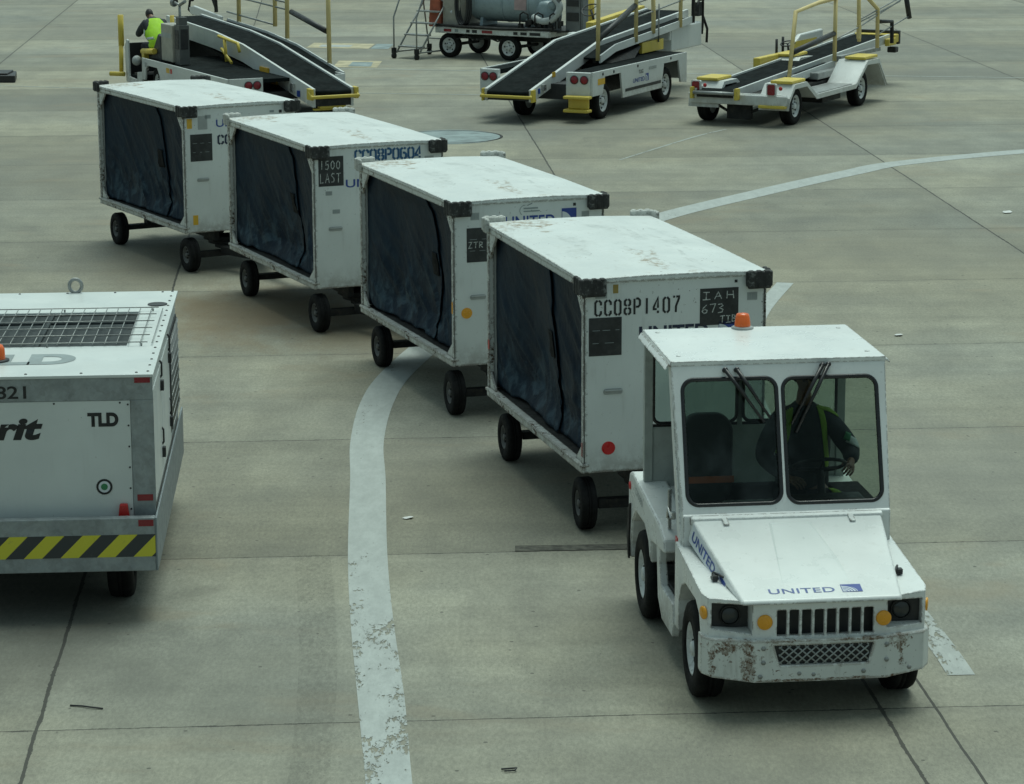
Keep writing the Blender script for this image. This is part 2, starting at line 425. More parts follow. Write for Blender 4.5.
GY = .06672866; Y0 = 17.7436; DY = 4.2165; X0 = -2.0703; DX = 5.8191
def concrete():
    t = NT('apron_concrete')
    p = t.sep(t.tc); cg, sg = cos(GY), sin(GY)
    gx = t.m('ADD', t.m('MULTIPLY', p[0], cg), t.m('MULTIPLY', p[1], sg))
    gy = t.m('ADD', t.m('MULTIPLY', p[1], cg), t.m('MULTIPLY', p[0], -sg))
    wob = t.m('MULTIPLY', t.m('SUBTRACT', t.noise(1.3, 6, rough=.6), .5), .04)
    u = t.m('DIVIDE', t.m('ADD', t.m('SUBTRACT', gx, X0), wob), DX)
    v = t.m('DIVIDE', t.m('ADD', t.m('SUBTRACT', gy, Y0), wob), DY)
    du = t.m('MULTIPLY', t.m('ABSOLUTE', t.m('SUBTRACT', t.m('FRACT', t.m('ADD', u, .5)), .5)), DX)
    dv = t.m('MULTIPLY', t.m('ABSOLUTE', t.m('SUBTRACT', t.m('FRACT', t.m('ADD', v, .5)), .5)), DY)
    iu = t.m('FLOOR', u); iv = t.m('FLOOR', v)
    # one older, wider saw-cut seam in the near right corner
    ex = t.m('ABSOLUTE', t.m('SUBTRACT', t.m('ADD', gx, wob), 4.13))
    ex = t.m('ADD', ex, t.m('MULTIPLY', t.m('GREATER_THAN', gy, 21.9), 5.0))
    wn = t.n.new('ShaderNodeTexWhiteNoise'); wn.noise_dimensions = '2D'; t.l.new(t.comb(iu, iv), wn.inputs['Vector'])
    slab = t.ramp(wn.outputs['Value'], 0, 1, .84, 1.08)
    hue = t.sep(wn.outputs['Color'])[1]
    big = t.noise(.16, 4, rough=.55)
    mid = t.noise(1.1, 8, t.map(scale=(1.2, .6, 1)), rough=.7)
    streak = t.noise(1.0, 6, t.map(scale=(.22, 2.4, 1), rot=(0, 0, -.06)), .65)
    band = t.noise(1.0, 3, t.map(scale=(.03, .35, 1), rot=(0, 0, -.05)), .5)
    fine = t.noise(34, 6, t.map(scale=(1, .38, 1)), rough=.9)
    base = t.mix(hue, (.266, .261, .210), (.238, .243, .208))
    base = t.mix(t.ramp(big, .35, .65), base, (.286, .272, .206))
    k = t.m('MULTIPLY', slab, t.ramp(mid, .28, .72, .78, 1.16))
    k = t.m('MULTIPLY', k, t.ramp(streak, .3, .75, 1.06, .90))
    k = t.m('MULTIPLY', k, t.ramp(band, .35, .7, 1.06, .88))
    k = t.m('MULTIPLY', k, t.ramp(fine, .34, .68, .78, 1.2))
    c = t.mix(1.0, base, t.comb(k, k, k), 'MULTIPLY')
    # oily stains, worn into the slabs
    oil = t.m('MULTIPLY', t.ramp(t.noise(.55, 5, t.map(loc=(3.1, 7.7, 0)), .6, .8), .58, .76), .45)
    c = t.mix(oil, c, (.13, .125, .1))
    brown = t.m('MULTIPLY', t.ramp(t.noise(.38, 4, t.map(loc=(9.4, 1.2, 0), scale=(1, 1.8, 1)), .6, .5), .56, .72), .4)
    c = t.mix(brown, c, (.25, .2, .135))
    pit = t.m('MULTIPLY', t.ramp(t.noise(55, 3, t.map(scale=(1, .5, 1)), .6), .62, .68), t.ramp(t.noise(1.4, 5, t.map(scale=(1.2, .6, 1), loc=(4, 2, 0)), .7), .46, .62))
    c = t.mix(t.m('MULTIPLY', pit, .7), c, (.09, .088, .075))
    def stain(x, y, rx, ry, col_, a):
        ax_ = t.m('DIVIDE', t.m('SUBTRACT', p[0], x), rx); ay = t.m('DIVIDE', t.m('SUBTRACT', p[1], y), ry)
        d = t.m('SQRT', t.m('ADD', t.m('MULTIPLY', ax_, ax_), t.m('MULTIPLY', ay, ay)))
        n_ = t.m('MULTIPLY', t.m('SUBTRACT', t.noise(1.6, 7, t.map(scale=(1, .5, 1), loc=(x, y, 0)), .7), .5), 1.8)
        return t.mix(t.ramp(t.m('ADD', d, n_), .2, 1.15, a, 0), c, col_)
    for st_ in ((-3.1, 33.0, 1.9, 2.6, (.19, .135, .075), .75), (-1.7, 31.5, 1.0, 2.0, (.18, .14, .085), .6), (-4.6, 36.0, 1.5, 2.5, (.2, .165, .11), .4), (-3.4, 19.4, 1.3, 1.6, (.09, .09, .078), .5), (-1.9, 18.0, 1.2, 2.2, (.12, .12, .10), .35),
                (1.0, 20.6, 1.4, 1.6, (.11, .108, .09), .35), (1.5, 16.9, 1.5, 1.2, (.10, .098, .085), .35), (-.5, 24.6, 1.6, 2.0, (.16, .15, .12), .3), (4.5, 24.8, 2.0, 3.0, (.18, .175, .15), .35), (.9, 52.5, 3.0, 4.0, (.12, .12, .1), .4), (5.8, 52.0, 3.0, 3.5, (.12, .12, .1), .35), (-6, 47, 5, 6, (.19, .17, .125), .35), (5, 37, 5, 3.5, (.2, .18, .13), .3), (-8, 56, 6, 4, (.17, .16, .13), .3), (3, 70, 14, 2.5, (.15, .15, .13), .45), (10, 62, 9, 2, (.16, .155, .13), .35), (-10, 75, 8, 3, (.16, .16, .14), .35)):
        c = stain(*st_)
    # specks and pits
    sp = t.n.new('ShaderNodeTexVoronoi'); sp.inputs['Scale'].default_value = 5.5; t.l.new(t.map(scale=(1, 1, 1)), sp.inputs['Vector'])
    spk = t.m('MULTIPLY', t.m('LESS_THAN', sp.outputs['Distance'], .085), t.m('GREATER_THAN', t.sep(sp.outputs['Color'])[0], .72))
    c = t.mix(t.m('MULTIPLY', spk, .75), c, (.06, .058, .05))
    # faint tyre tracks running along the lane
    tx = t.m('ADD', p[0], t.m('MULTIPLY', t.m('SUBTRACT', t.noise(.12, 2), .5), 1.2))
    def track(x, w, a):
        d = t.m('ABSOLUTE', t.m('SUBTRACT', tx, x))
        return t.m('MULTIPLY', t.ramp(d, w * .55, w, 1, 0), t.m('MULTIPLY', t.ramp(t.noise(5, 5, t.map(scale=(3, .7, 1)), .7), .3, .62), a))
    for x, w, a in ((.25, .3, .12), (1.75, .25, .12), (-3.3, .25, .12), (4.9, .3, .1)):
        c = t.mix(track(x, w, a), c, (.12, .118, .1))
    # joints: dark sealed saw cuts with crumbled edges
    jn = t.noise(7, 6, rough=.8)
    wj = t.m('ADD', .006, t.m('MULTIPLY', t.ramp(jn, .45, .8), .02))
    wu = t.m('ADD', wj, .006)
    halo_u = t.ramp(du, .02, .16, .2, 0); halo_v = t.ramp(dv, .02, .2, .26, 0)
    halo = t.m('MULTIPLY', t.m('MAXIMUM', halo_u, halo_v), t.ramp(t.noise(3, 5, rough=.7), .3, .7))
    c = t.mix(halo, c, (.12, .115, .095))
    ju = t.m('LESS_THAN', du, wu); jv = t.m('LESS_THAN', dv, wj); je = t.m('LESS_THAN', ex, .011)
    j = t.m('MAXIMUM', t.m('MAXIMUM', ju, jv), je)
    c = t.mix(t.m('MULTIPLY', j, .86), c, (.035, .034, .03))
    rough = t.ramp(mid, .3, .7, .72, .9)
    t.bump(t.m('SUBTRACT', t.m('MULTIPLY', t.noise(12, 6, rough=.75), .3), t.m('MULTIPLY', j, .8)), .35, .02)
    return t.fin(c, rough, 0, .35)

def marking(name, c, wear=.5):
    t = NT(name)
    n1 = t.noise(26, 8, t.map(scale=(1.0, .36, 1)), .78, .2); n2 = t.noise(2.2, 4, t.map(scale=(1.6, .6, 1)), .65)
    n3 = t.noise(40, 4, t.map(scale=(1, .5, 1)), rough=.8)
    near = t.ramp(t.sep(t.tc)[1], 19.5, 22.3, 1, 0)
    thr = t.m('SUBTRACT', t.m('ADD', t.ramp(n2, .35, .65, .80, .58), (.5 - wear) * .25), t.m('MULTIPLY', near, .13))
    solid = t.ramp(t.m('SUBTRACT', thr, n1), -.01, .015)
    solid = t.m('MULTIPLY', solid, t.ramp(n3, .7, .76, 1, .35))
    k = t.ramp(t.noise(7, 7, t.map(scale=(1, .35, 1)), rough=.8), .3, .7, .84, 1.08)
    cc = t.mix(1.0, c, t.comb(k, k, k), 'MULTIPLY')
    t.fin(cc, .7)
    tr = t.n.new('ShaderNodeBsdfTransparent'); mx = t.n.new('ShaderNodeMixShader')
    t.l.new(solid, mx.inputs[0]); t.l.new(tr.outputs[0], mx.inputs[1]); t.l.new(t.b.outputs[0], mx.inputs[2]); t.l.new(mx.outputs[0], t.out.inputs[0])
    return t.mat

# ------------------------------------------------------------------ ground
def sheet(name, pts, mat, z):
    mb = MB(); mb.add([(x, y, z) for x, y in pts], [tuple(range(len(pts)))])
    o = mb.build(name, mat, recalc=False); o['kind'] = 'structure'; return o

sheet('ground', [(-1500, -600), (1500, -600), (1500, 2400), (-1500, 2400)], concrete(), 0)

def smooth_path(P, n=10):
    out = []
    for i in range(len(P) - 1):
        p0 = P[max(i - 1, 0)]; p1 = P[i]; p2 = P[i + 1]; p3 = P[min(i + 2, len(P) - 1)]
        for k in range(n):
            t = k / n
            out.append(tuple(.5 * ((2 * b) + (-a + c) * t + (2 * a - 5 * b + 4 * c - d) * t * t + (-a + 3 * b - 3 * c + d) * t ** 3) for a, b, c, d in zip(p0, p1, p2, p3)))
    out.append(P[-1]); return out

def stripe_path(name, P, mat, z=.004):     # P: (x, y, width)
    Q = smooth_path(P); L = []; R = []
    for i, q in enumerate(Q):
        a = Q[max(i - 1, 0)]; b = Q[min(i + 1, len(Q) - 1)]
        d = Vector((b[0] - a[0], b[1] - a[1])).normalized(); n = Vector((-d.y, d.x)) * q[2] / 2
        L.append((q[0] + n.x, q[1] + n.y, z)); R.append((q[0] - n.x, q[1] - n.y, z))
    N = len(Q); mb = MB(); mb.add(L + R, [(i, N + i, N + i + 1, i + 1) for i in range(N - 1)])
    o = mb.build(name, mat, recalc=False); o['kind'] = 'structure'; return o

MK = marking('worn_white_line_paint', (.37, .395, .375), .46)
MK2 = marking('thin_old_line_paint', (.31, .33, .30), .75)
stripe_path('lane_marking', [(-.62, 14.2, .3), (-.80, 16.5, .3), (-.93, 18.2, .33), (-1.09, 20.1, .33), (-1.22, 22, .33), (-1.345, 24.5, .33), (-1.43, 26, .33), (-1.42, 27.7, .35),
                             (-1.28, 29.2, .36), (-.85, 31.4, .38), (-.2, 34, .4), (.85, 37.2, .42), (2.1, 40.3, .44), (4.12, 43.3, .46), (5.72, 45.45, .46), (6.72, 46.62, .46), (9.15, 48.15, .46), (12.5, 49.6, .46)], MK)
stripe_path('lane_marking', [(3.235, 18.68, .2), (3.18, 19.6, .2), (3.0, 21.5, .22), (2.7, 24.5, .22), (2.55, 27.5, .22), (2.65, 30, .22), (3.02, 32.6, .22), (3.57, 34.87, .22)], MK)
stripe_path('guide_line', [(-20, 63.5, .08), (-11, 60.1, .08), (-6, 58.9, .08), (0, 57.8, .08)], MK2)
stripe_path('guide_line', [(-5.6, 64.2, .1), (0, 63.0, .1), (12, 61.0, .1), (26, 58.5, .1)], MK2)
stripe_path('guide_line', [(1.9, 47.2, .05), (3.4, 50.4, .06), (4.1, 51.6, .06)], MK2)
HB = plain('pale_blue_hatch_paint', (.2, .25, .25), .7, var=.25, scale=3)
HY = plain('faded_cream_hatch_paint', (.4, .35, .22), .7, var=.25, scale=3)
sheet('ground_hatch', [(-1.15 + .95 * cos(a * pi / 16), 50.6 + 1.1 * sin(a * pi / 16)) for a in range(32)], HB, .004)
MB_ = MB(); MB_.lathe([(.95, .002), (1.0, .002), (1.0, .006), (.95, .006)], (-1.15, 50.6, 0), (0, 0, 1), 40, True)
o = MB_.build('hatch_rim', M['dark']); o['kind'] = 'structure'; o.scale = (1, 1, 1)
sheet('ground_hatch', [(-5.2, 69.3), (-3.6, 68.9), (-3.5, 70.3), (-5.1, 70.7)], HY, .004)
sheet('ground_hatch', [(-4.9, 69.5), (-4.1, 69.35), (-4.05, 69.95), (-4.85, 70.1)], MK, .008)
sheet('ground_hatch', [(-3.55, 68.9), (-3.1, 68.8), (-3.0, 70.2), (-3.45, 70.3)], HB, .006)
sheet('ground_hatch', [(-4.2, 64.2), (-3.15, 64.0), (-3.1, 65.6), (-4.15, 65.8)], HY, .004)
sheet('ground_hatch', [(-3.85, 64.3), (-3.3, 64.2), (-3.3, 65.3), (-3.8, 65.4)], HB, .008)

def smear(name, c, a):
    t = NT(name); t.fin(c, .9)
    k = t.m('MULTIPLY', t.ramp(t.noise(26, 6, t.map(scale=(1, .4, 1)), .8), .38, .62), a)
    tr = t.n.new('ShaderNodeBsdfTransparent'); mx = t.n.new('ShaderNodeMixShader')
    t.l.new(k, mx.inputs[0]); t.l.new(tr.outputs[0], mx.inputs[1]); t.l.new(t.b.outputs[0], mx.inputs[2]); t.l.new(mx.outputs[0], t.out.inputs[0])
    return t.mat
stripe_path('rubber_smear', [(-1.33, 15.0, .26), (-1.33, 16.6, .26), (-1.40, 18.5, .28), (-1.52, 20.2, .29), (-1.68, 21.93, .3)], smear('tyre_rubber_smear', (.10, .10, .085), .15))
sheet('joint_spall', [(.02, 22.01), (.5, 22.03), (1.0, 22.06), (1.3, 22.07), (1.3, 22.24), (.5, 22.20), (.02, 22.18)], plain('broken_joint_filler', (.075, .072, .058), .9, var=.5, scale=12), .006)

def scrap(x, y, s, rz, label, mat):
    mb = MB(); n = 6
    vs = [(s * (.9 + .2 * random.random()) * cos(2 * pi * k / n), s * .7 * (.8 + .4 * random.random()) * sin(2 * pi * k / n), .004 + .012 * random.random()) for k in range(n)] + [(0, 0, .016)]
    mb.add(vs, [(k, (k + 1) % n, n) for k in range(n)])
    o = mb.build('paper_scrap', mat, recalc=False, solid=.002); o.location = (x, y, 0.003); o.rotation_euler = (0, 0, rz)
    return tag(o, label, 'litter', 'litter lying on the concrete')
PW = plain('white_paper', (.6, .6, .58), .8, var=.05)
scrap(-.92, 23.1, .055, .3, 'small white paper scrap on concrete beside the curved white line', PW)
scrap(7.55, 40.9, .12, 1.1, 'white paper scrap on open concrete at the far right', PW)
scrap(4.55, 31.3, .07, 1.1, 'small white scrap lying right of the tractor roof', PW)
mb = MB(); mb.tube([(0, 0, .012), (.06, .015, .012), (.1, .0, .02), (.09, -.03, .015), (.02, -.035, .012)], .006, 6)
o = mb.build('rubber_hook', M['black']); o.location = (-.08, 16.75, 0); tag(o, 'small black bent rubber loop lying near the bottom edge', 'litter')
mb = MB(); mb.tube([(-.15, .02, .008), (-.06, .0, .01), (0, -.03, .012), (.09, -.05, .008)], .006, 6)
o = mb.build('cord_scrap', M['black']); o.location = (-2.95, 18.05, 0); tag(o, 'short black wavy cord scrap beside the concrete joint at lower left', 'litter')
mb = MB(); mb.prism([(0, 0), (1.0, -.05), (.85, 1.0), (-.1, 1.0)], .0, .16); mb.bb(.1, .8, .1, .9, .16, .2)
o = mb.build('wheel_chock', M['black'], bevel=.02); o.location = (-12.1, 60.9, 0); tag(o, 'black rubber ramp block lying at the far left edge', 'ramp block')

# ------------------------------------------------------------------ shared parts
def wheel(root, pos, r, w, side, rimmat, rz=0.0, rimr=.55, holes=5, name='wheel'):
    """side: +1/-1 which way (local y) the outer face looks"""
    T = Matrix.Translation(pos) @ Matrix.Rotation(rz, 4, 'Z')
    R = r * rimr
    mb = MB(); mb.T = T
    mb.lathe([(R, -w * .42), (R + .01, -w * .5), (r * .86, -w * .5), (r * .96, -w * .44), (r, -w * .32), (r, -w * .12), (r - .008, -w * .1), (r - .008, -w * .06), (r, -w * .04),
              (r, w * .04), (r - .008, w * .06), (r - .008, w * .1), (r, w * .12), (r, w * .32), (r * .96, w * .44), (r * .86, w * .5), (R + .01, w * .5), (R, w * .42)], n=36, closed=True)
    t = mb.build(name, M['rubber'], root)
    mb = MB(); mb.T = T; s = side
    mb.lathe([(R * 1.01, -s * w * .4), (R * 1.01, s * w * .43), (R * .92, s * w * .44), (R * .86, s * w * .3), (R * .62, s * w * .16), (R * .55, s * w * .2), (R * .42, s * w * .26),
              (R * .3, s * w * .26), (R * .28, s * w * .42), (R * .2, s * w * .46), (0, s * w * .46)], n=28)
    mb.lathe([(R * 1.01, -s * w * .4), (0, -s * w * .3)], n=28)
    mb.m = 1
    for k in range(holes):
        a = 2 * pi * (k + .3) / holes
        mb.lathe([(R * .12, 0), (R * .12, s * .004), (0, s * .004)], (R * .72 * cos(a), s * w * .24, R * .72 * sin(a)), (0, 1, 0), 10)
    for k in range(5):
        a = 2 * pi * k / 5
        mb.lathe([(.012, 0), (.012, s * .02), (0, s * .02)], (R * .36 * cos(a), s * w * .26, R * .36 * sin(a)), (0, 1, 0), 6)
    mb.build('rim', [rimmat, M['dark']], t)
    return t

def logo(parent, fr, w, h):       # blue field with pale globe arcs
    mb = MB(); mb.prism([(0, 0), (w, 0), (w, h), (0, h)], .001, .003, fr)
    mb.m = 1
    q = [(.0, .0)] + [(w * .72 * cos(a), h * .80 * sin(a)) for a in [radians(7.5 * j) for j in range(13)]]
    mb.add([fr @ Vector((x + w * .03, y + h * .03, .0034)) for x, y in q], [tuple(range(len(q)))])
    mb.m = 0
    for k in range(4):
        r = w * (.22 + .14 * k)
        pts = [(w * .05 + r * cos(a), -h * .05 + r * .95 * sin(a)) for a in [radians(5 + 12 * j) for j in range(8)]]
        pts = [(min(max(x, w * .02), w * .97), min(max(y, .02 * h), h * .97)) for x, y in pts]
        q = [pts[0]]
        for p in pts[1:]:
            if hypot(p[0] - q[-1][0], p[1] - q[-1][1]) > .003: q.append(p)
        if len(q) > 1: mb.ribbon(q, w * .05, fr, .004)
    return mb.build('globe_logo', [M['blue'], M['sign_white']], parent, recalc=False)

def barcode(parent, fr, w, h):
    mb = MB(); mb.prism([(0, 0), (w, 0), (w, h), (0, h)], .001, .002, fr); mb.m = 1
    x = w * .06; k = 0
    while x < w * .92:
        b = w * random.choice((.03, .05, .07)); mb.add([fr @ Vector(p) for p in ((x, h * .12, .0028), (x + b, h * .12, .0028), (x + b, h * .9, .0028), (x, h * .9, .0028))], [(0, 1, 2, 3)])
        x += b + w * random.choice((.04, .06))
    return mb.build('barcode_sticker', [M['sticker'], M['grey_ink']], parent, recalc=False)

def slab(name, parent, fr, x0, y0, x1, y1, mat, z0=.0, z1=.003, r=None, bevel=0):
    pts = rr(x0, y0, x1, y1, r) if r else [(x0, y0), (x1, y0), (x1, y1), (x0, y1)]
    return MB().prism(pts, z0, z1, fr).build(name, mat, parent, bevel=bevel)

# ------------------------------------------------------------------ baggage carts
CL, CW, CT, CB = 3.26, 1.633, 2.22, .54
def curtain(root, side, seed, slit):
    """two overlapping halves of vinyl, hooked at the top, sagging and creased towards the floor"""
    z0, z1 = CB + .085, CT - .085; xa, xb = -CL / 2 + .055, CL / 2 - .055
    for half in (0, 1):
        x0, x1 = (xa, slit + .10) if half == 0 else (slit - .06, xb)
        nx, nz = 64, 56; mb = MB(); vs = []; lean = .16 * (1 if half == 0 else -.3)
        for i in range(nx + 1):
            u = i / nx
            for j in range(nz + 1):
                v = j / nz; low = 1 - v; z = z0 + (z1 - z0) * v
                inner = u if half == 0 else 1 - u                      # 1 at the slit, 0 at the post
                x = x0 + (x1 - x0) * u + (lean * low * inner if half == 0 else lean * low * inner)
                P = Vector((x * .8 + seed, z * .6, seed))
                sag = (-.16 if side < 0 else .14) * (sin(pi * (x - xa) / (xb - xa)) if xa < x < xb else 0) * (.25 + low ** .8) * (.8 + .9 * noise.noise(P))
                def ridge(ax, az, k, off):                            # sharp crease lines, mostly running down to the right
                    n_ = noise.noise(Vector((x * ax + z * az + off, (z * .35 - x * .2) * k + off, seed + off)))
                    return max(0, 1 - abs(n_) * 7)
                cr = .040 * ridge(1.5, 1.9, 1.2, 1.3) * (.12 + low ** 1.3) + .026 * ridge(3.2, 3.0, 2.0, 5.1) * (.1 + low ** 1.4) + .012 * ridge(6.5, 5.0, 3.5, 8.7) * (.15 + low)
                wob = .06 * noise.noise(Vector((x * 1.7 + seed, z * .9, 2.2))) * (.3 + low)
                rim = min(1, (.15 + 6 * inner if inner < .2 else 1.2)) * min(1, (1 - v) * 9) * min(1, v * 5 + .35)
                drop = .05 * low ** 6 * abs(noise.noise(Vector((x * 2.5, seed, 4))))
                y = side * (CW / 2 - .075 - (.028 if half else 0) + (sag + cr + wob) * rim)
                vs.append((x, y, z + drop))
        W = nz + 1
        mb.add(vs, [(i * W + j, (i + 1) * W + j, (i + 1) * W + j + 1, i * W + j + 1) for i in range(nx) for j in range(nz)], True)
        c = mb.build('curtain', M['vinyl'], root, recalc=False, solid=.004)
        if half == 0:
            mb = MB(); k0 = (nx - 6) * W; g = []
            for i in range(nx - 7, nx - 1):
                for j in range(24, 34): g.append(vs[i * W + j])
            g = [(p[0], p[1] + side * .012, p[2]) for p in g]
            mb.add(g, [(i * 10 + j, (i + 1) * 10 + j, (i + 1) * 10 + j + 1, i * 10 + j + 1) for i in range(5) for j in range(9)], True)
            mb.build('fastening_flap', M['rubber'], c, recalc=False, solid=.004)

def corner_bumper(root, sx, sy, mat):
    # L-shaped moulded rubber block wrapped round the roof corner
    a = CL / 2; b = CW / 2; z0, z1 = (CT - .14, CT + .02) if sx > 0 else (CT - .085, CT + .065)
    mb = MB()
    out = [(a - .15, b + .045), (a + .045, b + .05), (a + .075, b + .03), (a + .075, b - .17), (a + .055, b - .19), (a + .012, b - .19), (a + .012, b + .012), (a - .15, b + .012)]
    mb.prism([(sx * x, sy * y) for x, y in out], z0 + .012, z1 - .012)
    for (ya, yb) in ((-.175, -.125), (-.105, -.055), (-.035, .02)):
        mb.bb(sx * (a + .02), sx * (a + .079), sy * (b + ya), sy * (b + yb), z0 + .004, z1 - .004)
    for (xa, xb) in ((-.14, -.09), (-.07, -.02)):
        mb.bb(sx * (a + xa), sx * (a + xb), sy * (b + .014), sy * (b + .055), z0 + .004, z1 - .004)
    mb.bb(sx * (a + .03), sx * (a + .07), sy * (b - .18), sy * (b + .03), z0 - .004, z0 + .03)
    return mb.build('corner_bumper', mat, root, bevel=.022, seg=3)

def make_cart(loc, yaw, label, seed, rear_paint, marks, tow_target):
    root = thing('baggage_cart', label, 'baggage cart', (loc[0] - .03 * sin(yaw), loc[1] + .03 * cos(yaw), 0), yaw, 'covered baggage carts in a train behind the tractor')
    hx, hy = CL / 2, CW / 2
    # floor frame and floor
    mb = MB()
    for s in (-1, 1):
        mb.bb(-hx - .01, hx + .012, s * (hy - .05), s * (hy + .03), CB + .05, CB + .075); mb.bb(-hx - .01, hx - .001, s * (hy - .02), s * (hy + .012), CB - .01, CB + .05)
        mb.bb(s * (hx - .05), s * (hx - .004), -hy + .05, hy - .05, CB - .01, CB + .07)
    for k in range(4):
        mb.bb(-1.2 + k * .75, -1.14 + k * .75, -hy + .05, hy - .05, CB - .03, CB + .03)
    mb.build('floor_frame', M['cart_frame'], root, bevel=.006)
    MB().bb(-hx + .05, hx - .05, -hy + .051, hy - .051, CB + .031, CB + .07).build('floor_panel', M['dark'], root)
    # end panels
    mb = MB(); mb.bb(hx - .034, hx, -hy + .014, hy - .014, CB + .0, CT - .03)
    front = mb.build('end_panel', M['cart_white'], root, bevel=.005)
    mb = MB(); mb.bb(-hx, -hx + .035, -hy + .002, hy - .002, CB + .076, CT - .03)
    mb.build('end_panel', M['cart_white'], root, bevel=.005)
    # posts with gussets and head rail, one assembly per side
    for s in (-1, 1):
        mb = MB()
        for e in (-1, 1):
            mb.bb(e * (hx - .055), e * (hx - .036), s * (hy - .05), s * (hy + .004), CB + .076, CT - .085)
            mb.bb(e * (hx - .036), e * (hx + .006), s * (hy - .004), s * (hy + .006), CB + .076, CT - .085)
            mb.prism([(e * (hx - .056), CT - .086), (e * (hx - .056), CT - .34), (e * (hx - .30), CT - .086)], s * (hy - .03), s * (hy - .005), XZ)
            mb.prism([(e * (hx - .056), CB + .076), (e * (hx - .056), CB + .24), (e * (hx - .26), CB + .076)], s * (hy - .03), s * (hy - .005), XZ)
        mb.bb(-hx - .004, hx + .004, s * (hy - .06), s * (hy + .008), CT - .085, CT - .028)
        mb.build('side_frame', M['cart_frame'], root, bevel=.004)
    # roof: thin pressed sheet with a slight break line across and turned-down lip
    mb = MB(); ov = .02; xs = [-hx - ov, -.55, .5, hx + ov]; hz = [.0, .022, .03, .0]; ys = [-hy - ov, -hy * .35, hy * .35, hy + ov]; yz = [0, .016, .018, 0]
    vs = [(xs[i], ys[j], CT + hz[i] * (1 if 0 < j < 3 else .3) + yz[j]) for i in range(4) for j in range(4)]
    fs = [(i * 4 + j, (i + 1) * 4 + j, (i + 1) * 4 + j + 1, i * 4 + j + 1) for i in range(3) for j in range(3)]
    ring = [0, 1, 2, 3, 7, 11, 15, 14, 13, 12, 8, 4]
    n0 = len(vs); low = [(vs[k][0], vs[k][1], CT - .03) for k in ring]; vs += low
    fs += [(ring[i], ring[(i + 1) % 12], n0 + (i + 1) % 12, n0 + i) for i in range(12)] + [tuple(range(n0, n0 + 12))]
    mb.add(vs, fs); mb.build('roof', M['cart_white'], root, bevel=.006)
    for s in (-1, 1):
        curtain(root, s, seed + (5 if s > 0 else 0), random.uniform(.15, .4))
    corner_bumper(root, 1, -1, M['bump_rubber']); corner_bumper(root, 1, 1, M['bump_rubber'])
    corner_bumper(root, -1, -1, rear_paint); corner_bumper(root, -1, 1, rear_paint)
    # running gear
    ux = (tow_target[0] - loc[0], tow_target[1] - loc[1]); c, s_ = cos(-yaw), sin(-yaw)
    tl = Vector((c * ux[0] - s_ * ux[1], s_ * ux[0] + c * ux[1])); piv = Vector((1.12, 0))
    d = tl - piv; ang = atan2(d.y, d.x); ln = d.length
    mb = MB(); mb.bb(-1.45, 1.45, -.34, -.27, .38, CB - .02); mb.bb(-1.45, 1.45, .27, .34, .38, CB - .02)
    mb.bb(-1.19, -1.07, -.62, .62, .2, .27); mb.bb(-1.2, -1.06, -.34, -.27, .27, .39); mb.bb(-1.2, -1.06, .27, .34, .27, .39)
    mb.bb(.95, 1.3, -.3, .3, .33, .39)
    mb.build('chassis', M['dark'], root, bevel=.005)
    mb = MB(); mb.T = Matrix.Translation((piv.x, 0, 0)) @ Matrix.Rotation(ang, 4, 'Z')
    mb.lathe([(.28, .29), (.28, .33), (.1, .33), (.1, .29)], (0, 0, 0), (0, 0, 1), 24, True)
    off = .38
    mb.bb(off - .05, off + .05, -.62, .62, .18, .26); mb.bb(-.2, off - .05, -.12, -.05, .2, .285); mb.bb(-.2, off - .05, .05, .12, .2, .285)
    mb.prism([(off + .05, -.3), (off + .13, -.34), (ln - .35, -.05), (ln - .35, .05), (off + .13, .34), (off + .05, .3), (off + .05, .22), (ln - .6, .0), (off + .05, -.22)], .22, .32)
    mb.bb(ln - .4, ln - .08, -.04, .04, .215, .31); mb.bb(off + .1, ln - .5, .10, .17, .33, .40)
    mb.lathe([(.03, -.02), (.06, -.02), (.06, .02), (.03, .02)], (ln - .03, 0, .26), (0, 0, 1), 16, True)
    mb.build('tow_bar', M['dark'], root, bevel=.004)
    for s in (-1, 1):
        wheel(root, (-1.13, s * .735, .225), .228, .14, s, M['rim_grey'], 0, .5, 4)
    T = Matrix.Translation((piv.x, 0, 0)) @ Matrix.Rotation(ang, 4, 'Z')
    for s in (-1, 1):
        p = T @ Vector((off, s * .73, .228)); wheel(root, p, .228, .14, s, M['rim_grey'], ang, .5, 4)
    # rear hitch
    mb = MB(); mb.bb(-hx - .1, -hx + .2, -.05, .05, .28, .36); mb.bb(-hx - .1, -hx - .07, -.08, .08, .22, .42)
    mb.build('hitch', M['dark'], root, bevel=.004)
    # latch handle, reflectors, edge stickers
    fr = frame((hx, -hy, 0), (0, 1, 0), (0, 0, 1)) @ Matrix.Diagonal((1.038, 1, 1, 1))       # panel frame: u across from the near-side edge, v = height
    mb = MB(); mb.prism(rr(.17, 1.215, .335, 1.265, .02), .001, .006, fr)
    mb.tube([fr @ Vector(p) for p in ((.185, 1.25, .0), (.185, 1.252, .03), (.32, 1.252, .03), (.32, 1.25, .0))], .009, 8)
    mb.build('latch_handle', M['sticker'], front, bevel=.002)
    mb = MB()
    for k in range(9): mb.lathe([(.006, 0), (.005, .004), (0, .005)], fr @ Vector((.03, CB + .15 + k * .18, 0)), (1, 0, 0), 8)
    for k in range(9): mb.lathe([(.006, 0), (.005, .004), (0, .005)], fr @ Vector((CW / 1.038 - .03, CB + .15 + k * .18, 0)), (1, 0, 0), 8)
    mb.build('rivets', M['grey_metal'], front)
    marks(front, fr, root)
    return root

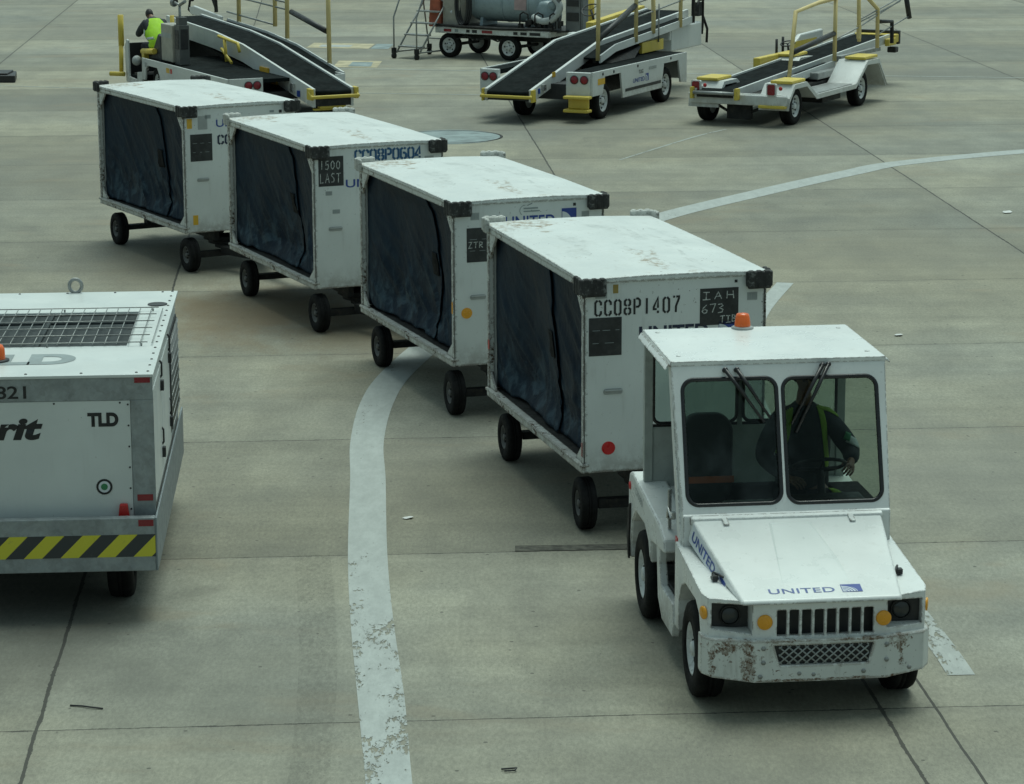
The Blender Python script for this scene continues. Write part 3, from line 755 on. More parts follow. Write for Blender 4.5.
def board(parent, fr, x0, y0, x1, y1, rows=3):
    b = slab('chalk_board', parent, fr, x0, y0, x1, y1, M['board'], .0, .003)
    mb = MB()
    for k in range(1, rows):
        y = y0 + (y1 - y0) * k / rows; x = x0 + .03
        while x < x1 - .05:
            w = random.uniform(.03, .08); mb.ribbon([(x, y), (min(x + w, x1 - .02), y)], .004, fr, .0045); x += w + random.uniform(.02, .06)
    mb.build('ruled_lines', M['grey_ink'], b, recalc=False)
    return b

def marks1(f, fr, root):
    strokes('stencil_number', 'CC08P1407', M['black_ink'], f, Matrix.Translation((0, 0, 0)) @ fr @ Matrix.Translation((.095, 1.90, 0)), .0835, .056, .135, .018, GL)
    board(f, fr, .045, 1.555, .325, 1.885)
    b = board(f, fr, 1.0, 1.77, 1.335, 2.09, 1)
    strokes('chalk_writing', 'IAH', M['chalk'], b, fr @ Matrix.Translation((1.02, 1.995, .001)), .105, .07, .065, .008, CH, .004, .004)
    strokes('chalk_writing', '673', M['chalk'], b, fr @ Matrix.Translation((1.015, 1.88, .001)), .068, .058, .075, .008, CH, .004, .006)
    strokes('chalk_writing', 'TIB', M['chalk'], b, fr @ Matrix.Translation((1.175, 1.79, .001)), .05, .044, .06, .007, CH, .004, .004)
    text('airline_lettering', 'UNITED', M['navy_ink'], f, fr @ Matrix.Translation((.475, 1.66, 0)), .6, .13, bold=.03)
    logo(f, fr @ Matrix.Translation((1.165, 1.66, 0)), .15, .14)
    barcode(f, fr @ Matrix.Translation((.1, 2.05, 0)), .1, .055); barcode(f, fr @ Matrix.Translation((1.41, 1.97, 0)), .09, .07)
    slab('small_sticker', f, fr, .25, 2.09, .295, 2.165, plain('olive_sticker', (.28, .2, .05), .5), .0, .002)
    slab('small_sticker', f, fr, 1.3, 2.13, 1.325, 2.155, M['black_ink'], .0, .002)
    MB().prism(disc(.215, .745, .058), 0, .006, fr).build('round_reflector', M['red'], f)
    e = frame((-CL / 2 + .03, -CW / 2 - .005, 0), (1, 0, 0), (0, 0, 1))
    MB().prism([(.0, 1.0), (.05, 1.0), (.05, 1.09), (0, 1.09)], .001, .004, e).build('edge_reflector', M['red'], root)
    MB().prism([(CL - .07, .68), (CL - .035, .68), (CL - .035, .8), (CL - .07, .8)], .001, .004, e).build('edge_reflector', M['dark_red'], root)
def marks2(f, fr, root):
    b = board(f, fr, .14, 1.60, .47, 1.95)
    strokes('chalk_writing', 'ZTR E-', M['chalk'], b, fr @ Matrix.Translation((.155, 1.75, .001)), .055, .045, .06, .008, CH, .004, .004)
    text('airline_lettering', 'UNITED', M['blue'], f, fr @ Matrix.Translation((.54, 1.91, 0)), .52, .135, bold=.012)
    logo(f, fr @ Matrix.Translation((1.13, 1.91, 0)), .155, .19)
    mb = MB(); mb.m = 0
    mb.ribbon([(.69 + .06 * (1 - cos(a)), 2.10 + .055 * sin(a)) for a in [radians(-50 + 20 * k) for k in range(8)]], .006, fr, .003)
    mb.ribbon([(.73, 2.09), (.9, 2.09)], .012, fr, .0033); mb.ribbon([(.73, 2.12), (.88, 2.12)], .014, fr, .0036); mb.ribbon([(.77, 2.15), (.82, 2.17)], .01, fr, .0039)
    mb.build('faded_emblem', M['grey_ink'], f, recalc=False)
    barcode(f, fr @ Matrix.Translation((.18, 2.03, 0)), .09, .075); barcode(f, fr @ Matrix.Translation((1.34, 1.98, 0)), .08, .08)
    MB().prism(disc(.135, 1.08, .056), 0, .006, fr).build('round_reflector', M['amber'], f)
    e = frame((-CL / 2 + .03, -CW / 2 - .005, 0), (1, 0, 0), (0, 0, 1))
    MB().prism([(CL - .07, 1.08), (CL - .035, 1.08), (CL - .035, 1.2), (CL - .07, 1.2)], .001, .004, e).build('edge_reflector', M['amber'], root)
    slab('small_sticker', f, fr, 1.25, 2.12, 1.28, 2.15, M['black_ink'], .0, .002)
def marks3(f, fr, root):
    b = board(f, fr, .06, 1.75, .36, 2.10, 1)
    strokes('chalk_writing', '1500', M['chalk'], b, fr @ Matrix.Translation((.075, 1.95, .001)), .066, .05, .1, .009, CH, .004, .004)
    strokes('chalk_writing', 'LAST', M['chalk'], b, fr @ Matrix.Translation((.075, 1.79, .001)), .066, .052, .11, .009, CH, .004, .004)
    strokes('stencil_number', 'CC08P0604', M['blue_ink'], f, fr @ Matrix.Translation((.5, 2.025, 0)), .092, .074, .13, .026, GL)
    text('airline_lettering', 'UNITED', M['blue'], f, fr @ Matrix.Translation((.385, 1.72, 0)), .66, .095, bold=.012)
    barcode(f, fr @ Matrix.Translation((.14, 1.64, 0)), .08, .05); barcode(f, fr @ Matrix.Translation((.22, 1.42, 0)), .09, .05)
    slab('small_sticker', f, fr, 1.35, 1.98, 1.46, 2.04, M['sticker'], .0, .002)
def marks4(f, fr, root):
    board(f, fr, .09, 1.49, .39, 1.85)
    slab('small_sticker', f, fr, .2, 1.91, .33, 2.09, M['sticker'], .0, .002)
    slab('small_sticker', f, fr, .05, 1.93, .12, 2.06, M['yellow_flat'], .0, .002)
    slab('small_sticker', f, fr, .10, .64, .17, .77, M['yellow_flat'], .0, .002)
    text('airline_lettering', 'UNITED', M['blue'], f, fr @ Matrix.Translation((.45, 1.93, 0)), .62, .1, bold=.012)
    strokes('stencil_number', 'CC08P', M['navy_ink'], f, fr @ Matrix.Translation((.47, 1.70, 0)), .1, .075, .12, .026, GL)
    barcode(f, fr @ Matrix.Translation((.3, 2.05, 0)), .08, .05)
    slab('small_sticker', f, fr, 1.2, 2.08, 1.26, 2.11, M['grey_ink'], .0, .002); slab('small_sticker', f, fr, 1.33, 2.07, 1.37, 2.11, M['black_ink'], .0, .002)

TUGP = (2.029, 18.359, -1.455)
def local2world(P, lx, ly=0):
    return (P[0] + lx * cos(P[2]) - ly * sin(P[2]), P[1] + lx * sin(P[2]) + ly * cos(P[2]))
CARTS = [(.9495, 24.3522, -1.3107), (-.4006, 28.863, -1.2255), (-2.2437, 33.3551, -1.1598), (-4.422, 37.6013, -1.0731)]
tows = [local2world(TUGP, -2.42)] + [local2world(c, -CL / 2 - .1) for c in CARTS[:3]]
CLAB = ['white navy-curtained baggage cart coupled directly behind the tractor, red dot on its end panel',
        'white baggage cart with navy curtain, orange dot on its end panel, second behind the tractor',
        'white baggage cart with chalked LAST board and blue stencilled number, third behind the tractor',
        'white baggage cart with navy curtain at the tail of the train, farthest from the tractor']
for i, c in enumerate(CARTS):
    make_cart(c, c[2], CLAB[i], 1.7 + i * 3.1, (M['bump_paint'], M['bump_paint'], M['bump_paint'], M['bump_rubber'])[i], (marks1, marks2, marks3, marks4)[i], tows[i])

# ------------------------------------------------------------------ people
def skin_obj(verts, edges, subdiv=2, root=0):
    me = bpy.data.meshes.new('sk'); me.from_pydata([v[0] for v in verts], edges, [])
    o = bpy.data.objects.new('sk', me); col.objects.link(o)
    o.modifiers.new('skin', 'SKIN')
    o.modifiers['skin'].use_smooth_shade = True
    sv = me.skin_vertices[0].data if len(me.skin_vertices) else None
    if sv is None:
        bpy.context.view_layer.update(); sv = me.skin_vertices[0].data
    for k, v in enumerate(verts):
        r = v[1]; sv[k].radius = r if isinstance(r, tuple) else (r, r)
    sv[root].use_root = True
    s = o.modifiers.new('sub', 'SUBSURF'); s.levels = s.render_levels = subdiv
    bpy.context.view_layer.update()
    m2 = bpy.data.meshes.new_from_object(o.evaluated_get(bpy.context.evaluated_depsgraph_get()))
    bpy.data.objects.remove(o)
    return m2

def chain_skin(chains, subdiv=2):
    """chains: list of lists of (name, pos, r); shared names join"""
    idx = {}; verts = []; edges = []
    for ch in chains:
        prev = None
        for (n, p, r) in ch:
            if n not in idx: idx[n] = len(verts); verts.append((tuple(p), r))
            if prev is not None and (prev, idx[n]) not in edges: edges.append((prev, idx[n]))
            prev = idx[n]
    return skin_obj(verts, edges, subdiv)

def head_mesh(c, fwd, up, s=1.0):
    """head with jaw, brow, nose, ears; returned as MB pieces"""
    fwd = Vector(fwd).normalized(); up = Vector(up).normalized(); rt = fwd.cross(up).normalized(); up = rt.cross(fwd)
    F = Matrix((( rt.x, fwd.x, up.x, c[0]), (rt.y, fwd.y, up.y, c[1]), (rt.z, fwd.z, up.z, c[2]), (0, 0, 0, 1)))
    mb = MB(); mb.T = F; nu, nv = 28, 18; vs = []
    for j in range(nv + 1):
        th = pi * j / nv
        for i in range(nu):
            ph = 2 * pi * i / nu
            x = sin(th) * cos(ph); y = sin(th) * sin(ph); z = cos(th)
            X = .076 * x; Y = .096 * y; Z = .118 * z
            if z < 0: X *= 1 - .32 * (-z); Y *= 1 - .1 * (-z)
            if y > 0:
                Y += .022 * math.exp(-((X / .013) ** 2)) * math.exp(-(((Z + .012) / .028) ** 2))
                Y -= .010 * math.exp(-(((abs(X) - .03) / .016) ** 2)) * math.exp(-(((Z - .012) / .014) ** 2))
                Y += .006 * math.exp(-((X / .026) ** 2)) * math.exp(-(((Z + .055) / .009) ** 2))
                Y += .008 * math.exp(-((X / .02) ** 2)) * math.exp(-(((Z + .095) / .02) ** 2))
            vs.append((X * s, Y * s, Z * s))
    fs = [(j * nu + i, j * nu + (i + 1) % nu, (j + 1) * nu + (i + 1) % nu, (j + 1) * nu + i) for j in range(nv) for i in range(nu)]
    mb.add(vs, fs, True)
    for e in (-1, 1):
        mb.lathe([(.001, -.008), (.02, -.006), (.03, 0), (.02, .008), (.001, .01)], (e * .076 * s, -.005, 0), (1, 0, 0), 12)
        mb.m = 1; mb.lathe([(.001, .011), (.008, .006), (.011, 0), (.008, -.006), (.001, -.011)], (e * .03 * s, .085 * s, .012 * s), (0, 1, 0), 12); mb.m = 0
    return mb, F

SKIN = plain('skin', (.2, .105, .07), .5, var=.08); EYE = plain('eye_dark', (.03, .02, .02), .2); HAIR = plain('dark_hair', (.015, .012, .01), .6, var=.3, scale=40)
JACK = plain('dark_grey_jacket_cloth', (.026, .032, .037), .85, var=.2, scale=8); TROU = plain('navy_trouser_cloth', (.014, .017, .025), .85, var=.2)
HIVIS = plain('yellow_green_hi_vis_cloth', (.4, .72, .03), .7, var=.1); REFL = plain('silver_reflective_tape', (.45, .5, .48), .35, .2, var=.05); SHOE = plain('black_work_boot', (.015, .015, .015), .5)

def join_mesh(name, base, mbs, mats, parent):
    bm = bmesh.new(); bm.from_mesh(base)
    for f in bm.faces: f.smooth = True; f.material_index = 0
    for mb in mbs:
        me = bpy.data.meshes.new('t'); me.from_pydata([tuple(p) for p in mb.v], [], mb.f)
        for p, mi in zip(me.polygons, mb.fm): p.material_index = mi; p.use_smooth = True
        bm.from_mesh(me); bpy.data.meshes.remove(me)
    out = bpy.data.meshes.new(name); bm.to_mesh(out); bm.free()
    for m in mats: out.materials.append(m)
    o = bpy.data.objects.new(name, out); col.objects.link(o); o.parent = parent
    return o

def add_hand(ch, pre, wrist, direction, palm_n, curl=.6, side=1):
    """palm and five curled fingers hung on the wrist vertex"""
    d = Vector(direction).normalized(); n = Vector(palm_n).normalized(); s = d.cross(n).normalized() * side
    w = Vector(wrist); palm = w + d * .05
    ch.append([(pre + 'w', w, .026), (pre + 'p', palm, (.036, .02))])
    for k, (off, ln) in enumerate(((-.033, .07), (-.011, .08), (.011, .075), (.032, .058))):
        base = palm + d * .035 + s * off; a = curl
        p1 = base + (d * cos(a * .5) + n * sin(a * .5)) * ln * .45
        p2 = p1 + (d * cos(a * 1.5) + n * sin(a * 1.5)) * ln * .35
        p3 = p2 + (d * cos(a * 2.4) + n * sin(a * 2.4)) * ln * .28
        ch.append([(pre + 'p', palm, (.036, .02)), (pre + 'b%d' % k, base, .0095), (pre + 'c%d' % k, p1, .009), (pre + 'd%d' % k, p2, .0085), (pre + 'e%d' % k, p3, .0075)])
    t0 = w + d * .03 - s * .032; t1 = t0 + (d * .5 - s * .6 + n * .5).normalized() * .035; t2 = t1 + (d * .8 - s * .1 + n * .5).normalized() * .03
    ch.append([(pre + 'p', palm, (.036, .02)), (pre + 't0', t0, .011), (pre + 't1', t1, .010), (pre + 't2', t2, .0085)])

def person(name, label, loc, rz, J, vest, hair_cap=False, head_fwd=(1, 0, 0), head_up=(0, 0, 1), group=None, curl=.9):
    root = thing(name, label, 'person', loc, rz, group)
    V = {k: Vector(v) for k, v in J.items()}
    ch = [[('pel', V['pel'], (.15, .12)), ('waist', V['waist'], (.14, .11)), ('chest', V['chest'], (.17, .125)), ('neckb', V['neckb'], .075), ('neck', V['neck'], .055), ('skull', V['neck'] + (V['head'] - V['neck']) * .6, .05)]]
    for s in 'LR':
        ch.append([('chest', V['chest'], (.17, .125)), ('sh' + s, V['sh' + s], .062), ('el' + s, V['el' + s], .044), ('wr' + s, V['wr' + s], .028)])
        ch.append([('pel', V['pel'], (.15, .12)), ('hip' + s, V['hip' + s], .088), ('kn' + s, V['kn' + s], .058), ('an' + s, V['an' + s], .038), ('to' + s, V['an' + s] + Vector((.15, 0, -.05)), .035)])
        add_hand(ch, 'h' + s, V['wr' + s] + (V['wr' + s] - V['el' + s]).normalized() * .015, V['hd' + s], V['pn' + s], curl, 1 if s == 'L' else -1)
        ch[-6][0] = ('wr' + s, V['wr' + s], .028)
    base = chain_skin(ch, 2)
    hm, F = head_mesh(V['head'], head_fwd, head_up)
    join_mesh('body', base, [hm], [SKIN, EYE], root)
    # clothes: jacket (torso + sleeves) and trousers
    jc = [[('pel', V['pel'] + Vector((0, 0, .06)), (.21, .17)), ('waist', V['waist'], (.22, .17)), ('chest', V['chest'], (.245, .175)), ('neckb', V['neckb'] + Vector((0, 0, -.01)), .11), ('collar', V['neckb'].lerp(V['neck'], .55), .08)]]
    tc = []
    for s in 'LR':
        e = V['wr' + s] - (V['wr' + s] - V['el' + s]).normalized() * .015
        jc.append([('chest', V['chest'], (.245, .175)), ('sh' + s, V['sh' + s], .105), ('el' + s, V['el' + s], .078), ('wr' + s, e, .056)])
        a = V['an' + s] + Vector((0, 0, .02))
        tc.append([('pel', V['pel'], (.165, .135)), ('hip' + s, V['hip' + s], .108), ('kn' + s, V['kn' + s], .08), ('an' + s, a, .06)])
        mb = MB(); t = V['an' + s]
        mb.tube([t + Vector((-.05, 0, .03)), t + Vector((0, 0, -.02)), t + Vector((.08, 0, -.045)), t + Vector((.19, 0, -.06))], [.05, .055, .05, .035], 12)
        mb.build('boot', SHOE, root)
    jm = chain_skin(jc, 2); join_mesh('jacket', jm, [], [JACK], root)
    tm = chain_skin(tc, 2); join_mesh('trousers', tm, [], [TROU], root)
    # hair
    mb = MB(); mb.T = F; nu, nv = 24, 9; vs = []
    for j in range(nv + 1):
        th = pi * .58 * j / nv
        for i in range(nu):
            ph = 2 * pi * i / nu; x = sin(th) * cos(ph); y = sin(th) * sin(ph); z = cos(th)
            k = 1.09 + .03 * noise.noise(Vector((x * 5, y * 5, z * 5)))
            front = max(0, y) * max(0, (.62 - z)) * 1.2
            vs.append((.076 * x * k, .096 * y * k * (1 - front) - .004, .118 * z * k))
    mb.add(vs, [(j * nu + i, j * nu + (i + 1) % nu, (j + 1) * nu + (i + 1) % nu, (j + 1) * nu + i) for j in range(nv) for i in range(nu)], True)
    mb.build('hair', HAIR, root)
    return root, V, jc, ch

# ------------------------------------------------------------------ baggage tractor
def make_tug():
    root = thing('baggage_tractor', 'white airport baggage tractor with enclosed cab and battered front bumper, towing the carts', 'tractor', (TUGP[0], TUGP[1], 0), TUGP[2])
    W = M['tug_white']
    hw = .79
    # front body: plan outline with clipped corners, top falling to the front
    plan = [(-.62, -hw), (.40, -hw), (.50, -hw + .03), (.60, -.47), (.615, 0), (.60, .47), (.50, hw - .03), (.40, hw), (-.62, hw)]
    def ztop(x): return .955 - (x + .62) / 1.235 * .105
    mb = MB(); n = len(plan)
    mb.add([(x, y, .33) for x, y in plan] + [(x, y, ztop(x)) for x, y in plan],
           [list(range(n))[::-1], list(range(n, 2 * n))] + [(i, (i + 1) % n, n + (i + 1) % n, n + i) for i in range(n)])
    hull = mb.build('front_body', W, root, bevel=.012)
    cm = MB()
    for s in (-1, 1):
        arch = [(-.46, .2), (-.46, .56), (-.36, .70), (-.2, .76), (.2, .76), (.33, .70), (.40, .55), (.40, .2)]
        cm.prism(arch, s * .5, s * .9, XZ)
        # headlamp recess
        y0, y1 = sorted((s * .47, s * .735)); 
        cm.prism([(y0, .63), (y1, .63), (y1, .805), (y0, .825)] if s > 0 else [(y0, .645), (y1, .62), (y1, .825), (y0, .825)], .44, .8, YZ)
    cm.bb(.40, .575, -.34, .43, .58, .80)
    for k in range(8):
        y = -.300 + k * .0865
        cm.prism(rr(y, .60, y + .068, .785, .008, 2), .55, .8, YZ)
    cm.prism([(-.27, .1), (.27, .1), (.27, .45), (-.27, .45)], -.7, .3, XZ @ Matrix.Identity(4)) if False else None
    cut(hull, cm)
    # dark lining in the openings
    mb = MB(); mb.bb(.402, .50, -.338, .428, .582, .798)
    mb.build('engine_bay', M['black'], root)
    for s in (-1, 1):
        mb = MB(); mb.bb(.442, .452, s * .475, s * .73, .63, .81); mb.m = 1
        mb.lathe([(.062, .0), (.064, .012), (.05, .022), (.0, .026)], (.452, s * .60, .72), (1, 0, 0), 24); mb.m = 2
        mb.lathe([(.074, .0), (.074, .02), (.065, .022), (.065, 0)], (.452, s * .60, .72), (1, 0, 0), 24, True)
        mb.build('headlight', [M['black'], plain('headlamp_glass', (.03, .033, .033), .15), M['dark']], root)
        mb = MB(); mb.lathe([(.053, 0), (.053, .012), (.045, .018), (0, .02)], (.603, -.385 if s < 0 else .442, .705), (1, 0, 0), 24)
        mb.build('indicator_lamp', M['amber'], root)
        mb = MB(); mb.lathe([(.046, 0), (.046, .010), (.038, .014), (0, .016)], (.455, s * (hw - .012), .745), (.35, s * 1, 0), 20)
        mb.build('side_marker', M['amber'], root)
    # slotted grille trim sits in the hull; bumper below
    bp = [(.36, -hw - .01), (.47, -hw - .01), (.56, -hw + .05), (.645, -.46), (.655, 0), (.645, .46), (.56, hw - .05), (.47, hw + .01), (.36, hw + .01), (.36, hw - .1), (.5, .4), (.5, -.4), (.36, -hw + .1)]
    mb = MB(); n = len(bp)
    def zb(y): return .285 if abs(y) < .5 else .285 + (abs(y) - .5) * .1
    mb.add([(x, y, zb(y)) for x, y in bp] + [(x, y, .585) for x, y in bp],
           [list(range(n))[::-1], list(range(n, 2 * n))] + [(i, (i + 1) % n, n + (i + 1) % n, n + i) for i in range(n)])
    bumper = mb.build('bumper', M['tug_bumper'], root, bevel=.008)
    cm = MB(); cm.prism([(-.285, .405), (.33, .405), (.37, .545), (-.325, .545)], .52, .8, YZ); cut(bumper, cm)
    mb = MB(); mb.bb(.617, .622, -.33, .375, .40, .55); mb.m = 1
    fr = frame((.60, 0, 0), (0, 1, 0), (0, 0, 1))
    for k in range(15):
        y = -.42 + k * .062
        for sg in (-1, 1):
            a = (y, .41) if sg > 0 else (y, .54); b = (y + .15, .54) if sg > 0 else (y + .15, .41)
            def cl(p, q):
                lo, hi = -.29, .335; out = []
                for (x, z) in (p, q): out.append([x, z])
                d = (q[0] - p[0]) or 1e-6
                for o_ in out:
                    if o_[0] < lo: o_[1] = p[1] + (q[1] - p[1]) * (lo - p[0]) / d; o_[0] = lo
                    if o_[0] > hi: o_[1] = p[1] + (q[1] - p[1]) * (hi - p[0]) / d; o_[0] = hi
                return out
            if a[0] > .335 or b[0] < -.29: continue
            p, q = cl(a, b)
            if hypot(p[0] - q[0], p[1] - q[1]) > .01: mb.tube([(.638 + .002 * sg, *p), (.638 + .002 * sg, *q)], .0055, 4)
    mb.build('mesh_grille', [M['black'], M['sticker']], bumper)
    for y, z in ((-.40, .53), (-.40, .43), (-.42, .33), (.46, .53), (.46, .42), (.3, .345), (-.05, .335), (.62, .36), (-.15, .345)):
        MB().lathe([(.018, 0), (.016, .01), (0, .012)], (.645, y, z), (1, 0, 0), 6).build('bolt', M['grey_metal'], bumper)
    # hood: wedge with side faces, front lip
    T4 = [(.635, -.545, .866), (.635, .555, .866), (-.50, .69, 1.145), (-.50, -.69, 1.145)]
    B4 = [(.645, -.555, .835), (.645, .565, .835), (-.50, .72, 1.0), (-.50, -.72, 1.0)]
    hood = MB().hexa(B4, T4).build('hood', W, root, bevel=.014, seg=3)
    ux = Vector((1.135, 0, -.279)).normalized()
    mb = MB()
    N_ = Vector((.279, 0, 1.135)).normalized()
    def hp(x, y, h=0.0): return Vector((x, y, 1.145 - (x + .5) / 1.135 * .279)) + N_ * h
    def raised(P, h):
        k = len(P); lo = [hp(x, y, -.004) for x, y in P]; cx = sum(p[0] for p in P) / k; cy = sum(p[1] for p in P) / k
        hi = [hp(x + (cx - x) * (.02 if x > 0 else .10), y + (cy - y) * .16, .0004 if x > 0 else h * 2) for x, y in P]
        mb.add(lo + hi, [tuple(range(k, 2 * k))] + [(i, (i + 1) % k, k + (i + 1) % k, k + i) for i in range(k)])
    raised([(-.43, -.16), (.42, -.27), (.42, .29), (-.43, .16)], .0035)
    mb.build('hood_panel', M['tug_plain'], hood, bevel=.004)
    for s in (-1, 1):
        mb = MB()
        y = s * .46
        mb.box(hp(-.45, y, .010), (.13, .04, .012), Matrix.Rotation(radians(13.8), 3, 'Y')); mb.box(hp(-.52, y, .012), (.02, .11, .018), Matrix.Rotation(radians(13.8), 3, 'Y'))
        mb.tube([hp(-.53, y - .06, .02), hp(-.53, y + .06, .02)], .01, 8)
        mb.build('hood_hinge', W, hood, bevel=.002)
        mb = MB(); fy = s * .655; zf = lambda x: ztop(x) + .004; ox = .06
        mb.bb(.12, .22, fy - .018, fy + .018, zf(.17), zf(.17) + .012)
        mb.tube([(.10, fy, zf(.1) + .01), (.13, fy, zf(.1) + .035), (.2, fy - s * .02, zf(.1) + .04), (.25, fy - s * .05, zf(.1) + .03)], .009, 6)
        mb.box((.19, fy, zf(.19) + .025), (.05, .04, .03))
        mb.build('hood_latch', M['black'], root, bevel=.003)
    # hood lettering: flat on the front of the hood, and on the slanting side
    fr = frame(hp(.555, -.345, 0), (0, 1, 0), (-ux.x, 0, -ux.z))
    fr2 = fr
    text('airline_lettering', 'UNITED', plain('faded_blue_ink', (.07, .11, .28), .45), hood, fr2, .46, .066, bold=.01, space=1.05, z=.002)
    logo(hood, fr2 @ Matrix.Translation((.51, -.006, 0)), .14, .10)
    a = Vector(T4[3]); b = Vector(T4[0]); a2 = Vector(B4[3]); b2 = Vector(B4[0])
    mid_a = a.lerp(a2, .8)
    sx = (b - a).normalized(); sy = (a - a2)
    fs_ = frame(a.lerp(b, .04) + (a2 - a) * .86, sx, sy)
    fs_ = fs_ if (fs_.to_3x3() @ Vector((0, 0, 1))).y < 0 else fs_
    mb = MB(); mb.prism([(-.02, -.02), (.80, .0), (.80, .062), (.60, .085), (-.02, .118)], .0, .0015, fs_); mb.build('sticker_band', M['sign_white'], hood)
    text('airline_lettering', 'UNITED', M['blue'], hood, fs_ @ Matrix.Translation((.02, .012, 0)), .52, .068, bold=.02, z=.0035)
    logo(hood, fs_ @ Matrix.Translation((.62, .0, .001)), .15, .075)
    # cowl between hood and windscreen
    mb = MB(); mb.prism([(-.62, .94), (-.50, .94), (-.50, 1.165), (-.54, 1.19), (-.62, 1.19)], -.755, .765, XZ)
    mb.prism([(-.505, 1.1), (-.47, 1.13), (-.47, 1.152), (-.505, 1.17)], -.7, .7, XZ)
    mb.build('cowl', W, root, bevel=.008)
    # ---- cab
    top = Vector((-.868, 0, 2.205)); bot = Vector((-.515, 0, 1.165))
    vdir = (top - bot).normalized(); hgt = (top - bot).length
    wf = frame(bot, (0, 1, 0), vdir)          # normal points forward (+x, slightly up)
    mb = MB(); mb.prism([(-.755, 0), (.765, 0), (.79, hgt), (-.79, hgt)], -.035, 0, wf)
    ws = mb.build('windscreen_frame', W, root, bevel=.006)
    o1 = rr(-.715, .075, -.025, .985, .085, 8); o2 = rr(.02, .070, .715, .98, .085, 8)
    cm = MB(); cm.prism(o1, -.1, .1, wf); cm.prism(o2, -.1, .1, wf); cut(ws, cm)
    for o_ in (o1, o2):
        mb = MB(); mb.tube([wf @ Vector((p[0], p[1], -.008)) for p in o_], .017, 8, closed=True); mb.build('gasket', M['gloss_black'], ws)
        MB().prism(o_, -.022, -.017, wf).build('glass_pane', M['glass'], ws)
    for (p0, p1, q) in (((-.40, 1.045), (-.13, .66), .0), ((-.315, 1.045), (-.085, .69), .0), ((.315, 1.06), (.07, .64), 0), ((.36, 1.065), (.10, .58), 0)):
        mb = MB(); P0 = wf @ Vector((*p0, .035)); P1 = wf @ Vector((*p1, .02)); k = .42
        mb.lathe([(.018, -.035), (.018, .012), (.0, .014)], P0, wf.to_3x3() @ Vector((0, 0, 1)), 12)
        Pm = P0.lerp(P1, k); mb.tube([P0, Pm + wf.to_3x3() @ Vector((0, 0, .01)), P1.lerp(Pm, .35)], [.016, .014, .008], 6)
        d = (P1 - P0).normalized(); mb.tube([Pm - d * .10, P1], .011, 5)
        mb.build('wiper', M['gloss_black'], ws)
    # roof: lid with drip lip
    mb = MB(); xr, xf = -2.09, -.86
    mb.hexa([(xr, -.80, 2.19), (xf, -.80, 2.19), (xf, .80, 2.19), (xr, .80, 2.19)], [(xr, -.79, 2.226), (xf, -.79, 2.226), (xf, .79, 2.226), (xr, .79, 2.226)])
    mb.prism([(-.80, 2.2), (-.83, 2.165), (-.836, 2.17), (-.806, 2.21)], xr + .02, xf - .0, YZ)
    mb.prism([(.80, 2.2), (.82, 2.175), (.826, 2.18), (.806, 2.21)], xr + .02, xf - .0, YZ)
    roof = mb.build('cab_roof', W, root, bevel=.006)
    mb = MB()
    for x, y in ((-1.05, -.7), (-1.05, .7), (-1.95, -.7), (-1.95, .7)): mb.lathe([(.02, 0), (.018, .006), (0, .008)], (x, y, 2.226), (0, 0, 1), 10)
    mb.build('roof_bolts', W, roof)
    mb = MB()
    o_ = (-2.03, -.03, 2.226)
    mb.lathe([(.085, 0), (.085, .012), (.06, .02), (0, .02)], o_, (0, 0, 1), 24); mb.m = 1
    mb.lathe([(.062, .02), (.060, .05), (.052, .10), (.045, .115), (0, .12)], o_, (0, 0, 1), 24)
    mb.build('beacon', [M['sticker'], M['orange']], root)
    # front corner pillars (returning along the sides), rear posts
    mb = MB()
    for s in (-1, 1):
        y0, y1 = s * .765, s * .735
        mb = MB(); mb.hexa([(-.66, y0, .93), (-.52, y0, .93), (-.52, y1, .93), (-.66, y1, .93)], [(-.98, s * .79, 2.19), (-.885, s * .79, 2.19), (-.885, s * .76, 2.19), (-.98, s * .76, 2.19)])
        mb.build('front_pillar', W, root, bevel=.004)
    mb = MB()
    for s in (-1, 1): mb.bb(-2.08, -2.02, s * .72, s * .785, 1.0, 2.19)
    mb.bb(-2.075, -2.035, -.72, .72, 1.0, 1.47); mb.bb(-2.075, -2.035, -.72, .72, 2.10, 2.19); mb.bb(-2.075, -2.035, -.06, -.02, 1.47, 2.10)
    rear = mb.build('rear_wall', M['cab_inner'], root, bevel=.004)
    MB().bb(-2.07, -2.04, -.72, .72, 1.47, 1.49).build('window_sill', M['dark'], rear)
    for a_, b_ in ((-.715, -.065), (-.015, .715)):
        pts = rr(a_, 1.50, b_, 2.095, .06)
        MB().tube([(-2.03, p[0], p[1]) for p in pts], .014, 6, closed=True).build('gasket', M['gloss_black'], rear)
        MB().prism(pts, -2.056, -2.05, YZ).build('glass_pane', M['glass_clear'], rear)
    # ---- rear body
    mb = MB()
    mb.bb(-2.33, -1.55, -.6, .6, .4, 1.0)
    mb.build('rear_deck', W, root, bevel=.015)
    for s in (-1, 1):
        prof = [(-2.46, .34), (-2.46, .94), (-2.41, 1.03), (-2.28, 1.06), (-1.05, .965), (-.86, .90), (-.84, .80), (-1.42, .74), (-1.46, .45), (-1.50, .34)]
        mb = MB(); mb.prism(prof, s * .60, s * .835, XZ); f = mb.build('rear_fender', W, root, bevel=.02, seg=3)
        cm = MB(); cm.prism([(-2.36, .1), (-2.37, .45), (-2.30, .66), (-2.14, .78), (-1.70, .79), (-1.52, .70), (-1.42, .5), (-1.40, .1)], s * .5, s * .95, XZ); cut(f, cm)
        MB().prism([(-2.40, .34), (-2.45, .5), (-2.40, .74), (-2.32, .80), (-2.33, .68), (-2.37, .5), (-2.36, .34)], s * .836, s * .85, XZ).build('fender_trim', M['dark'], f)
